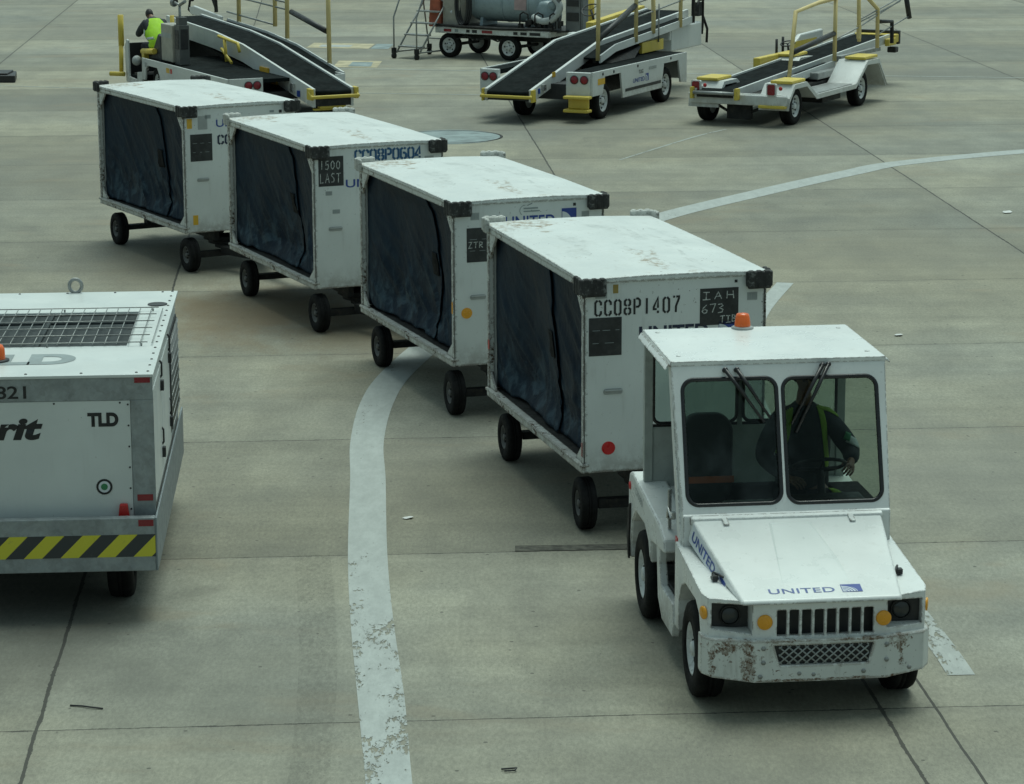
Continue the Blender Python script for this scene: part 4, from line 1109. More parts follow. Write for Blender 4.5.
        mb = MB(); mb.prism([(-1.37, .78), (-1.2, .8), (-1.22, .62), (-1.14, .47), (-.66, .47), (-.62, .34), (-.66, .22), (-1.1, .22), (-1.28, .34)], s * .74, s * .80, XZ)
        mb.build('step_skirt', W, root, bevel=.01)
        mb = MB(); mb.bb(-1.2, -.6, s * .52, s * .74, .43, .47); mb.bb(-.66, -.5, s * .5, s * .75, .3, .93); mb.build('step', M['dark'], root)
        slab('side_reflector', root, frame((-.72, -.765, .93) if s < 0 else (-.62, .765, .93), (1, 0, 0) if s < 0 else (-1, 0, 0), (0, 0, 1)), 0, -.04, .08, .04, M['red'], .0, .006)
        MB().lathe([(.035, 0), (.03, .008), (0, .01)], (-2.37, s * .836, .93), (0, s, 0), 16).build('side_marker', M['red'], f)
        for (ax_, rot) in ((0.0, 0), (-1.90, 0)):
            wheel(root, (ax_, s * (.69 if ax_ > -1 else .725), .342), .342, .205, s, M['rim'], 0, .56, 8)
    fr = frame((-2.12, -.8365, .93), (1, 0, -.09), (0, 0, 1))
    text('fleet_number', 'C70080', M['grey_ink'], root, fr, .34, .055)
    mb = MB(); mb.bb(-1.62, -1.1, .56, .80, .9, 1.10); mb.bb(-1.62, -1.56, -.6, .56, .87, 1.12); mb.build('side_bin', M['rubber'], root, bevel=.01)  # invented black boxes, added to darken the cab behind seat and driver
    # floor, tub, chassis
    mb = MB(); mb.bb(-2.3, .4, -.45, .45, .3, .38); mb.bb(-1.56, -.6, -.60, .60, .38, .46); mb.bb(-1.6, -.62, -.74, -.60, .46, .5); mb.bb(-2.3, -2.2, -.6, .6, .3, .42)
    for x in (0, -1.9): mb.tube([(x, -.6, .335), (x, .6, .335)], .05, 10)
    mb.bb(-2.42, -2.3, -.06, .06, .22, .36)
    mb.build('chassis', M['dark'], root)
    # cab interior: dashboard, steering wheel, seats
    mb = MB(); mb.bb(-.66, -.56, -.7, .7, .5, 1.15); mb.bb(-.86, -.66, .05, .62, .95, 1.22)
    mb.build('dashboard', M['black'], root, bevel=.02)
    mb = MB(); cwl = Vector((-.96, .34, 1.40)); ax = Vector((-.45, 0, .89)).normalized()
    s1 = Vector((0, 1, 0)); s2 = ax.cross(s1)
    mb.tube([cwl + .19 * (cos(a) * s1 + sin(a) * s2) for a in [2 * pi * k / 28 for k in range(28)]], .014, 8, closed=True)
    for k in range(3):
        a = 2 * pi * k / 3 + .5; mb.tube([cwl - ax * .03, cwl + .18 * (cos(a) * s1 + sin(a) * s2)], .012, 6)
    mb.tube([cwl - ax * .04, cwl - ax * .45], .03, 10)
    mb.build('steering_wheel', M['black'], root)
    for y in (-.41, .33):
        mb = MB(); mb.T = Matrix.Translation((-1.42, y, 0))
        mb.prism([(p[0], p[1]) for p in rr(-.20, 1.0, .20, 1.70 if y < 0 else 1.62, .14, 8)], -.11, .0, YZ)
        mb.bb(-.02, .48, -.21, .21, .86, 1.0)
        st = mb.build('seat', M['seat'], root, bevel=.03, seg=3)
        if y < 0:
            MB().bb(-1.418, -1.408, y - .205, y + .205, 1.175, 1.225).build('seat_strap', M['strap'], st)
    mb = MB(); mb.bb(-1.56, -.9, -.6, .6, .46, .86); mb.build('seat_box', M['seat'], root, bevel=.01)
    mb = MB(); mb.bb(-1.0, -.975, -.78, -.755, .95, 1.25); mb.box((-.80, -.775, 1.10), (.06, .03, .05)); mb.tube([(-.78, -.79, 1.08), (-.86, -.80, 1.14), (-.88, -.80, 1.06)], .012, 6)
    mb.build('door_catch', M['silver'], root, bevel=.003)
    return root
make_tug()

# driver, seated behind the right-hand pane
Jd = dict(pel=(-1.3, .30, 1.06), waist=(-1.31, .29, 1.26), chest=(-1.27, .28, 1.53), neckb=(-1.24, .28, 1.76), neck=(-1.19, .27, 1.90), head=(-1.13, .26, 2.03),
          shL=(-1.25, .47, 1.69), shR=(-1.25, .09, 1.69), elL=(-1.17, .63, 1.46), elR=(-1.2, -.04, 1.42), wrL=(-.99, .585, 1.405), wrR=(-.98, .12, 1.30),
          hdL=(.8, -.25, -.1), hdR=(.8, .3, .05), pnL=(0, -.7, -.8), pnR=(.1, .5, -.8), hipL=(-1.22, .46, 1.05), hipR=(-1.22, .19, 1.05),
          knL=(-.93, .68, 1.09), knR=(-.88, .14, 1.06), anL=(-.82, .56, .62), anR=(-.80, .16, .62))
droot, V, jc, ch = person('person', 'driver in dark jacket with yellow-green braces at the wheel of the white tractor', (TUGP[0], TUGP[1], 0), TUGP[2], Jd, False, head_fwd=(1, 0, -.25))
DHV = plain('muted_hi_vis_cloth', (.26, .44, .03), .75, var=.15)  # hi-vis darkened in its colour to look dimmed behind the windscreen
# hi-vis braces and arm badge lie on the jacket: short strips just outside the cloth
def strip(parent, pts, w, mat, name, nrm):
    mb = MB(); nrm = Vector(nrm)
    P = [Vector(p) for p in pts]; L = []; R = []
    for i, p in enumerate(P):
        d = (P[min(i + 1, len(P) - 1)] - P[max(i - 1, 0)]).normalized(); s = d.cross(nrm).normalized() * w / 2
        L.append(p + s); R.append(p - s)
    N = len(P); mb.add(L + R, [(i, i + 1, N + i + 1, N + i) for i in range(N - 1)], True)
    return mb.build(name, mat, parent, recalc=False, solid=.004)

def shrink(o, target_names, parent, off=.006):
    md = o.modifiers.new('sw', 'SHRINKWRAP')
    md.target = next(c for c in parent.children if c.name.startswith(target_names)); md.offset = off; md.wrap_method = 'PROJECT'
    return o
def on_surface(parent, name, pts, direction, w, mat, pname, off=.008, n=14):
    """lay a strip of cloth on the jacket by ray casting"""
    tgt = next(c for c in parent.children if c.name.startswith(name)); me = tgt.data
    from mathutils.bvhtree import BVHTree
    bv = BVHTree.FromPolygons([v.co for v in me.vertices], [tuple(p.vertices) for p in me.polygons])
    d = Vector(direction).normalized(); Q = []
    P = [Vector(p) for p in pts]
    for i in range(len(P) - 1):
        for k in range(n): Q.append(P[i].lerp(P[i + 1], k / n))
    Q.append(P[-1]); rows = []
    for i, q in enumerate(Q):
        t = (Q[min(i + 1, len(Q) - 1)] - Q[max(i - 1, 0)]).normalized(); s = t.cross(d).normalized()
        row = []
        for k in range(5):
            x = q + s * w * (k / 4 - .5)
            h = bv.ray_cast(x - d * 1.0, d, 1.6)
            if h[0] is not None: row.append(h[0] - d * off)
            else: row.append(None)
        rows.append(row)
    mb = MB(); vs = []; idx = {}
    for i, row in enumerate(rows):
        for k, p in enumerate(row):
            if p is not None: idx[(i, k)] = len(vs); vs.append(p)
    fs = [(idx[(i, k)], idx[(i, k + 1)], idx[(i + 1, k + 1)], idx[(i + 1, k)]) for i in range(len(rows) - 1) for k in range(4)
          if all((a, b) in idx for a, b in ((i, k), (i, k + 1), (i + 1, k + 1), (i + 1, k)))
          and max(abs((vs[idx[(i, k)]] - vs[idx[(i + 1, k + 1)]]).dot(d)), 0) < .06]
    if not fs: return None
    mb.add(vs, fs, True); return mb.build(pname, mat, parent, recalc=False, solid=.003)
on_surface(droot, 'jacket', [(-1.2, .37, 1.86), (-1.2, .40, 1.72), (-1.2, .47, 1.30)], (-1, 0, 0), .045, DHV, 'brace')
on_surface(droot, 'jacket', [(-1.2, .18, 1.86), (-1.2, .15, 1.72), (-1.2, .08, 1.30)], (-1, 0, 0), .045, DHV, 'brace')
on_surface(droot, 'jacket', [(-1.2, .38, 1.80), (-1.2, .54, 1.76)], (-.5, 0, -.85), .05, DHV, 'brace')
on_surface(droot, 'jacket', [(-1.2, .56, 1.55), (-1.2, .66, 1.50)], (-1, -.3, -.1), .06, REFL, 'arm_badge')
on_surface(droot, 'jacket', [(-1.2, .54, 1.575), (-1.2, .585, 1.555)], (-1, -.3, -.1), .06, M['green'], 'arm_badge', .012)
on_surface(droot, 'trousers', [(-1.2, .49, 1.2), (-.85, .56, 1.2)], (0, 0, -1), .05, DHV, 'knee_band')
on_surface(droot, 'jacket', [(-1.2, -.06, 1.24), (-1.2, .04, 1.18)], (-1, 0, 0), .06, DHV, 'hem_band')

# ------------------------------------------------------------------ ground power unit
def make_gpu():
    root = thing('ground_power_unit', 'white and galvanised ground power trailer with hazard stripe bumper at the left edge', 'power unit', (-2.75, 20.26, 0), radians(3.82))
    W, D, H = 2.25, 3.58, 1.9
    mb = MB(); mb.bb(-W + .02, -.02, .03, D - .02, .5, H - .05)
    body = mb.build('body', M['gpu_white'], root)
    # frame of galvanised sections on the near end
    mb = MB(); mb.bb(-W, 0, .0, .03, H - .19, H - .012); mb.bb(-.17, 0, 0, .03, .45, H - .19); mb.bb(-W, -W + .17, 0, .03, .45, H - .19)
    mb.build('end_frame', M['galv'], root, bevel=.004)
    mb = MB(); mb.bb(-W + .172, -.172, .006, .03, .5, H - .192); pan = mb.build('end_panel', M['gpu_white'], root, bevel=.004)
    mb = MB()
    for k in range(6): mb.lathe([(.008, 0), (.006, .005), (0, .006)], (-.19, .006, .85 + k * .165), (0, -1, 0), 8)
    for k in range(4): mb.lathe([(.008, 0), (.006, .005), (0, .006)], (-.25 - k * .5, .006, H - .21), (0, -1, 0), 8)
    mb.build('screws', M['black'], pan)
    # roof sheet with opening
    mb = MB(); mb.bb(-W - .01, .01, -.012, D + .01, H - .011, H + .012)
    roof = mb.build('roof', M['gpu_white'], root, bevel=.003)
    gx0, gx1, gy0, gy1 = -W + .28, -.27, 1.12, 2.6
    cm = MB(); cm.bb(gx0, gx1, gy0, gy1, H - .1, H + .1)
    cut(roof, cm)
    mb = MB(); 
    for k in range(11):
        y = gy0 + .02 + k * (gy1 - gy0) / 11
        mb.hexa([(gx0, y, H - .04), (gx1, y, H - .04), (gx1, y + .1, H - .02), (gx0, y + .1, H - .02)], [(gx0, y, H - .036), (gx1, y, H - .036), (gx1, y + .1, H - .016), (gx0, y + .1, H - .016)])
    mb.bb(gx0, gx1, gy1 - .35, gy1 - .34, H - .045, H - .01)
    for x in (-1.0, -1.8): mb.bb(x - .02, x + .02, gy0, gy1, H - .034, H + .004)
    mb.build('louvres', plain('grey_louvre', (.05, .06, .062), .7, var=.2, spec=.15), root)
    MB().prism(disc(-.13, 2.92, .085), H + .0125, H + .02).build('filler_cap', M['black'], root)  # flat black disc painted in for the dark round hole in the roof
    mb = MB(); z = H + .035
    for k in range(22): x = -W + .2 + k * .0945; mb.tube([(x, gy0 - .02, z), (x, gy1 + .02, z)], .0042, 5)
    for k in range(6): y = gy0 - .02 + k * (gy1 - gy0 + .04) / 5; mb.tube([(-W + .15, y, z + .01), (-.1, y, z + .01)], .0048, 5)
    for x in (-W + .2, -1.5, -.9, -.15):
        for y in (gy0 - .02, gy1 + .02): mb.tube([(x, y, H), (x, y, z)], .008, 5)
    mb.build('wire_guard', M['grey_metal'], root)
    mb = MB()
    for k in range(16): mb.lathe([(.012, 0), (.009, .006), (0, .008)], (-.035, .1 + k * .23, H + .012), (0, 0, 1), 8)
    for k in range(5): mb.lathe([(.012, 0), (.009, .006), (0, .008)], (-.12 - k * .42, .06, H + .012), (0, 0, 1), 8); mb.lathe([(.012, 0), (.009, .006), (0, .008)], (-.12 - k * .42, D - .05, H + .012), (0, 0, 1), 8)
    mb.build('roof_screws', M['black'], roof)
    mb = MB(); mb.tube([(-.89 + .055 * cos(a), D - .02, H + .075 + .06 * sin(a)) for a in [2 * pi * k / 20 for k in range(20)]], .016, 8, closed=True)
    mb.build('lifting_eye', M['grey_metal'], root)
    fr = frame((-1.55, .42, H + .0125), (1, 0, 0), (0, 1, 0))
    text('roof_lettering', 'TLD', M['grey_ink'], roof, fr, .92, .40, bold=.06)
    mb = MB(); mb.lathe([(.1, 0), (.1, .015), (.06, .02), (0, .02)], (-1.24, .58, H + .012), (0, 0, 1), 24); mb.m = 1
    mb.lathe([(.07, .02), (.066, .1), (.05, .13), (0, .135)], (-1.24, .58, H + .012), (0, 0, 1), 24)
    mb.build('beacon', [M['black'], M['orange']], root)
    fr = frame((0, 0, 0), (1, 0, 0), (0, 0, 1))      # normal -> -y
    text('unit_number', '821', M['black_ink'], root, fr @ Matrix.Translation((-1.19, H - .165, 0)), .235, .10, bold=.015)
    text('maker_lettering', 'TLD', M['black_ink'], pan, fr @ Matrix.Translation((-.50, 1.505, -.006)), .235, .11, bold=.055)
    text('model_lettering', 'Merit', M['black_ink'], pan, fr @ Matrix.Translation((-1.62, 1.41, -.006)), .78, .18, bold=.045, shear=.25)
    mb = MB(); mb.prism(disc(-.39, 1.03, .062), -.002, .001, fr @ Matrix.Translation((0, 0, -.003))); mb.m = 1
    mb.prism(disc(-.39, 1.03, .045), .0012, .0018, fr @ Matrix.Translation((0, 0, -.003))); mb.m = 2; mb.prism(disc(-.39, 1.03, .026), .002, .003, fr @ Matrix.Translation((0, 0, -.003)))
    mb.build('round_badge', [M['black_ink'], M['sign_white'], M['green']], pan)
    for (x, z0) in ((-.135, H - .055), (-.14, .915)):
        slab('red_reflector', root, fr, x, z0, x + .12, z0 + .05, M['dark_red'], .0, .004)
    # bumper: deep channel round the base, and along the side
    mb = MB(); mb.bb(-W - .1, .0, -.20, -.12, .41, .83)
    bp = mb.build('bumper', M['galv'], root, bevel=.006)
    mb = MB(); mb.bb(.001, .016, -.2, D + .1, .41, .83); mb.bb(-W - .115, -W - .1, -.2, D + .1, .41, .83); mb.bb(-W - .1, .0, -.119, -.001, .42, .45)
    mb.build('side_rail', plain('pale_grey_side_rail', (.2, .23, .24), .5, var=.1, grime=.2), root, bevel=.004)
    slab('hazard_stripe', bp, frame((0, -.2, 0), (1, 0, 0), (0, 0, 1)), -W - .1, .525, .0, .70, M['stripes'], .001, .003)
    slab('red_reflector', bp, frame((0, -.2, 0), (1, 0, 0), (0, 0, 1)), -.125, .765, -.01, .815, M['dark_red'], .0, .004)
    mb = MB(); mb.prism([(-.29, .78), (-.20, .78), (-.215, .90), (-.275, .90)], -.05, .0, XZ); mb.build('tail_lamp', M['red'], root, bevel=.01)
    # side doors, latches, grille
    fs = frame((-.0195, 0, 0), (0, 1, 0), (0, 0, 1))
    for (a, b) in ((.1, 1.2), (1.24, 2.3)):
        dr = slab('side_door', root, fs, a, .86, b, 1.74, M['gpu_white'], .0, .012, bevel=.004)
        for zz in (1.0, 1.55):
            mb = MB(); mb.bb(-.02, .02, b - .14, b - .08, zz, zz + .08); mb.tube([(-.01, b - .1, zz + .24), (.005, b - .1, zz + .22), (.005, b - .1, zz + .12), (-.01, b - .1, zz + .1)], .009, 6); mb.build('latch', M['black'], dr)
    gr = slab('side_grille', root, fs, 2.36, .9, 3.5, 1.72, M['black'], .0, .012)
    mb = MB()
    for k in range(16): y = 2.4 + k * .07; mb.tube([(.0, y, .92), (.0, y, 1.7)], .006, 4)
    for k in range(9): z = .95 + k * .09; mb.tube([(.006, 2.36, z), (.006, 3.5, z)], .006, 4)
    mb.build('grille_wires', M['grey_metal'], gr)
    for x in (-.32, -W + .32):
        for y in (.55, 2.95):
            wheel(root, (x, y, .32), .32, .2, 1 if x > -1 else -1, M['rim_grey'], pi / 2, .5)
    mb = MB(); mb.bb(-W + .3, -.3, .1, D - .1, .33, .5); mb.tube([(-W + .3, .55, .32), (-.3, .55, .32)], .04); mb.tube([(-W + .3, 2.95, .32), (-.3, 2.95, .32)], .04); mb.build('chassis', M['dark'], root)
    return root
make_gpu()

# ------------------------------------------------------------------ belt loaders: local x = forward, y = -(right)
def conveyor(root, path, r0, r1, depth=.2, rail=.06, white=None, walkway=None):
    white = white or M['loader_white']
    y0, y1 = -r1, -r0
    def band(lo, hi, y_a, y_b):
        mb = MB(); n = len(path)
        vs = [(x, y, z + dz) for (x, z) in path for (y, dz) in ((y_a, lo), (y_b, lo), (y_b, hi), (y_a, hi))]
        fs = []
        for i in range(n - 1):
            for k in range(4): fs.append((i * 4 + k, i * 4 + (k + 1) % 4, (i + 1) * 4 + (k + 1) % 4, (i + 1) * 4 + k))
        fs += [(3, 2, 1, 0), tuple(4 * (n - 1) + k for k in range(4))]
        mb.add(vs, fs); return mb
    bt = band(-.05, 0, y0 + rail, y1 - rail)
    x, z = path[0]; bt.tube([(x, y0 + rail + .003, z - .045), (x, y1 - rail - .003, z - .045)], .045, 12)
    bt.build('belt', M['belt'], root)
    for a, b in ((y0, y0 + rail - .003), (y1 - rail + .003, y1)):
        band(-depth, .035, a, b).build('side_rail', white, root, bevel=.004)
    band(-depth + .02, -.07, y0 + rail, y1 - rail).build('conveyor_frame', M['dark'], root)
    if walkway:
        w0, w1, i0, i1 = walkway
        pp = [p for p in path if i0 <= p[0] <= i1]
        def zat(x):
            for (xa, za), (xb, zb_) in zip(path, path[1:]):
                if xa <= x <= xb: return za + (zb_ - za) * (x - xa) / (xb - xa)
            return path[-1][1]
        pts = sorted(set([i0, i1] + [p[0] for p in pp])); pth = [(x, zat(x) - .06) for x in pts]
        mb = MB(); n = len(pth)
        def bnd(ya, yb, lo, hi, m):
            mb.m = m; vs = [(x, y, z + dz) for (x, z) in pth for (y, dz) in ((ya, lo), (yb, lo), (yb, hi), (ya, hi))]; fs = []
            for i in range(n - 1):
                for k in range(4): fs.append((i * 4 + k, i * 4 + (k + 1) % 4, (i + 1) * 4 + (k + 1) % 4, (i + 1) * 4 + k))
            fs += [(3, 2, 1, 0), tuple(4 * (n - 1) + k for k in range(4))]; mb.add(vs, fs)
        bnd(-w0 - .003, -w1, -.03, 0, 0); bnd(-w1 - .003, -w1 - .04, -.1, .05, 1)
        mb.build('walkway', [M['belt'], white], root)
    return path

def tail_lamps(root, x, ys, z, r=.075):
    for y in ys:
        mb = MB(); mb.lathe([(r + .012, .0), (r + .012, -.015), (r, -.015)], (x, y, z), (1, 0, 0), 20); mb.m = 1
        mb.lathe([(r, -.012), (r * .6, -.025), (0, -.03)], (x, y, z), (1, 0, 0), 20); mb.build('tail_light', [M['black'], M['dark_red']], root)

def posts(root, P, r, mat, name='rail_post'):
    for pts in P: MB().tube(pts, r, 8).build(name, mat, root)

def seat_at(root, x, y, z, face=0):
    mb = MB(); mb.T = Matrix.Translation((x, y, z)) @ Matrix.Rotation(face, 4, 'Z')
    mb.prism(rr(-.22, .08, .22, .62, .1), -.30, -.2, YZ); mb.bb(-.26, .22, -.23, .23, -.02, .1)
    return mb.build('seat', M['seat'], root, bevel=.03)

def steering(root, x, y, z, r=.2, lean=.6):
    ax = Vector((-sin(lean), 0, cos(lean))); s1 = Vector((0, 1, 0)); s2 = ax.cross(s1); c = Vector((x, y, z)); mb = MB()
    mb.tube([c + r * (cos(a) * s1 + sin(a) * s2) for a in [2 * pi * k / 22 for k in range(22)]], .014, 6, closed=True)
    for k in range(3): mb.tube([c, c + r * (cos(2.1 * k) * s1 + sin(2.1 * k) * s2)], .01, 5)
    mb.tube([c, c - ax * .45], .025, 8)
    return mb.build('steering_wheel', M['black'], root)

LG = 'belt loaders parked across the back of the apron'
def loader_b():
    root = thing('belt_loader', 'white belt loader lowered towards the camera, parked between the pump trailer and the low loader', 'belt loader', (1.0, 53.85, 0), radians(65), LG)
    W = M['loader_white']
    prof = [(-.70, .5), (-.70, .97), (4.32, .95), (4.32, .32), (3.98, .35), (3.84, .82), (3.03, .82), (2.9, .33), (.84, .33), (.72, .84), (-.08, .84), (-.2, .5)]
    for s, r in ((-1, .98), (1, 1.45)):
        mb = MB(); mb.prism(prof, s * (r - .04), s * r, XZ); mb.build('body_side', W, root, bevel=.006)
    mb = MB(); mb.bb(1.3, 4.3, -.93, 1.40, .84, .95); mb.bb(-.65, 1.3, -.93, -.44, .86, .95); mb.bb(-.65, 1.3, 1.06, 1.40, .86, .95); mb.build('deck', M['belt'], root)
    MB().bb(-.72, -.6, -.94, -.42, .5, .96).build('rear_panel', W, root, bevel=.006); MB().bb(-.72, -.6, 1.05, 1.41, .5, .96).build('rear_panel', W, root, bevel=.006); MB().bb(4.25, 4.31, -.9, 1.4, .4, .93).build('front_panel', W, root, bevel=.006)
    tail_lamps(root, -.722, (-.60, -.81, 1.15, 1.33), .82)
    mb = MB(); mb.bb(-.5, 4.2, -.5, .6, .4, .7); mb.build('chassis', M['black'], root)
    for x in (0, 3.3):
        for s in (-1, 1): wheel(root, (x, s * .8, .36), .36, .24, s, M['rim'], 0, .62, 8)
    path = [(-1.4, .62), (1.9, 1.30), (3.6, 1.40), (6.9, 1.60)]
    conveyor(root, path, -1.02, 0.0, .2, .07, W, walkway=(.0, .34, 1.1, 6.2))
    # lower lip
    mb = MB(); mb.tube([(-1.30, .02, .60), (-1.50, -.02, .52), (-1.50, 1.04, .52), (-1.30, 1.04, .60)], .035, 8); mb.bb(-1.46, -1.3, -.04, 0.0, .42, .66); mb.bb(-1.46, -1.3, 1.025, 1.06, .42, .66)
    mb.build('lip_bar', M['yellow'], root, bevel=.004)
    mb = MB(); mb.bb(-.95, -.82, -.05, -.002, .60, .72); mb.m = 1; mb.bb(-1.12, -1.05, -.02, -.002, .56, .66); mb.m = 2; mb.bb(-.45, -.3, -.012, -.002, .82, .92)
    mb.build('switch_box', [M['silver'], M['blue'], M['yellow_flat']], root)
    # yellow tow guard under right lights
    mb = MB(); mb.bb(-.95, -.72, -.98, -.45, .46, .52); mb.bb(-.95, -.72, -.98, -.45, .20, .26); mb.bb(-.80, -.73, -.93, -.5, .26, .46); mb.build('step_guard', M['yellow'], root, bevel=.02)
    # lift gear between deck and conveyor
    mb = MB(); mb.hexa([(1.4, -.5, .96), (2.6, -.5, .96), (2.6, .8, .96), (1.4, .8, .96)], [(1.6, -.3, .98), (3.5, -.3, 1.16), (3.5, .8, 1.16), (1.6, .8, .98)])
    mb.tube([(1.2, -.2, 1.0), (2.6, -.2, 1.18)], .05); mb.build('lift_arm', M['dark'], root)
    mb = MB(); mb.bb(5.1, 6.9, -.32, .6, .86, 1.38); mb.bb(5.0, 5.1, -.32, .6, 1.1, 1.38); mb.build('front_housing', W, root, bevel=.03)
    mb = MB(); mb.bb(3.35, 4.55, -.36, -.28, .97, 1.2); mb.build('yellow_box', M['yellow'], root, bevel=.01)
    mb = MB(); mb.tube([(6.6, -.3, 1.6), (6.75, -.3, 1.85), (7.0, -.3, 1.85), (7.0, -.3, 1.35), (6.95, -.3, 1.1)], .03, 6); mb.box((6.85, -.25, 1.65), (.2, .1, .3)); mb.tube([(7.0, -.3, 1.5), (7.15, -.35, 1.2), (7.12, -.35, .9)], .03, 6); mb.build('cable_hoop', M['dark'], root)
    # handrail
    py = -.38
    posts(root, [[(.95, py, 1.04), (1.0, py, 3.1)], [(2.95, py, 1.25), (2.97, py, 3.1)], [(5.45, py, 1.36), (5.48, py, 2.6)]], .045, M['pale_yellow'])
    posts(root, [[(3.9, py, 1.35), (3.92, py, 1.7), (3.85, py, 2.5)]], .05, M['pale_yellow'])
    posts(root, [[(6.2, py, 1.4), (6.22, py, 2.0), (5.75, py, 2.1)]], .045, M['black'], 'stop_bar')
    posts(root, [[(2.97, py, 2.05), (5.48, py, 2.2)], [(2.97, py, 1.75), (6.2, py, 1.98)], [(3.0, py, 2.5), (5.5, py, 2.6)], [(4.2, py, 1.15), (4.22, py, 1.95)]], .018, M['grey_metal'], 'rail_bar')
    posts(root, [[(1.0, py + .02, 1.45), (2.95, py + .02, 2.0)]], .06, M['black'], 'padded_bar')
    # driver station beyond the conveyor
    mb = MB(); mb.hexa([(4.1, 1.08, 1.3), (7.0, 1.08, 1.4), (7.0, 1.25, 1.4), (4.1, 1.25, 1.3)], [(4.1, 1.08, 1.52), (7.0, 1.08, 1.68), (7.0, 1.25, 1.68), (4.1, 1.25, 1.52)]); mb.build('yellow_guard', M['yellow'], root, bevel=.01)
    mb = MB(); mb.bb(3.9, 4.2, 1.35, 1.6, .96, 1.3); mb.build('engine_cover', W, root, bevel=.03)
    mb = MB(); mb.bb(3.0, 4.3, 1.46, 1.7, .5, .95); mb.build('driver_floor', W, root, bevel=.02)
    steering(root, 4.5, 1.3, 1.75); posts(root, [[(4.75, 1.4, 1.3), (4.75, 1.4, 2.0)]], .07, M['yellow'], 'yellow_stalk')
    # side lettering
    fr = frame((0, -.981, 0), (1, 0, 0), (0, 0, 1))
    text('airline_lettering', 'UNITED', M['blue'], root, fr @ Matrix.Translation((1.35, .575, 0)), .62, .085, bold=.02)
    logo(root, fr @ Matrix.Translation((2.02, .56, 0)), .16, .15)
    text('maker_lettering', 'TUG', M['black_ink'], root, fr @ Matrix.Translation((1.65, .735, 0)), .24, .08, bold=.01)
    slab('black_stripe', root, fr, .95, .44, 2.85, .50, M['black'], .001, .004)
    slab('small_sticker', root, fr, 2.2, .77, 2.6, .83, M['sticker'], .001, .004); slab('small_sticker', root, fr, -.45, .7, -.1, .82, M['yellow_flat'], .001, .003)
    mb = MB()
    for x in (-.2, .35, 1.6, 3.4): mb.lathe([(.03, 0), (.03, .01), (0, .012)], (x, -.98, .9), (0, -1, 0), 10)
    mb.build('side_buttons', M['black'], root)
loader_b()

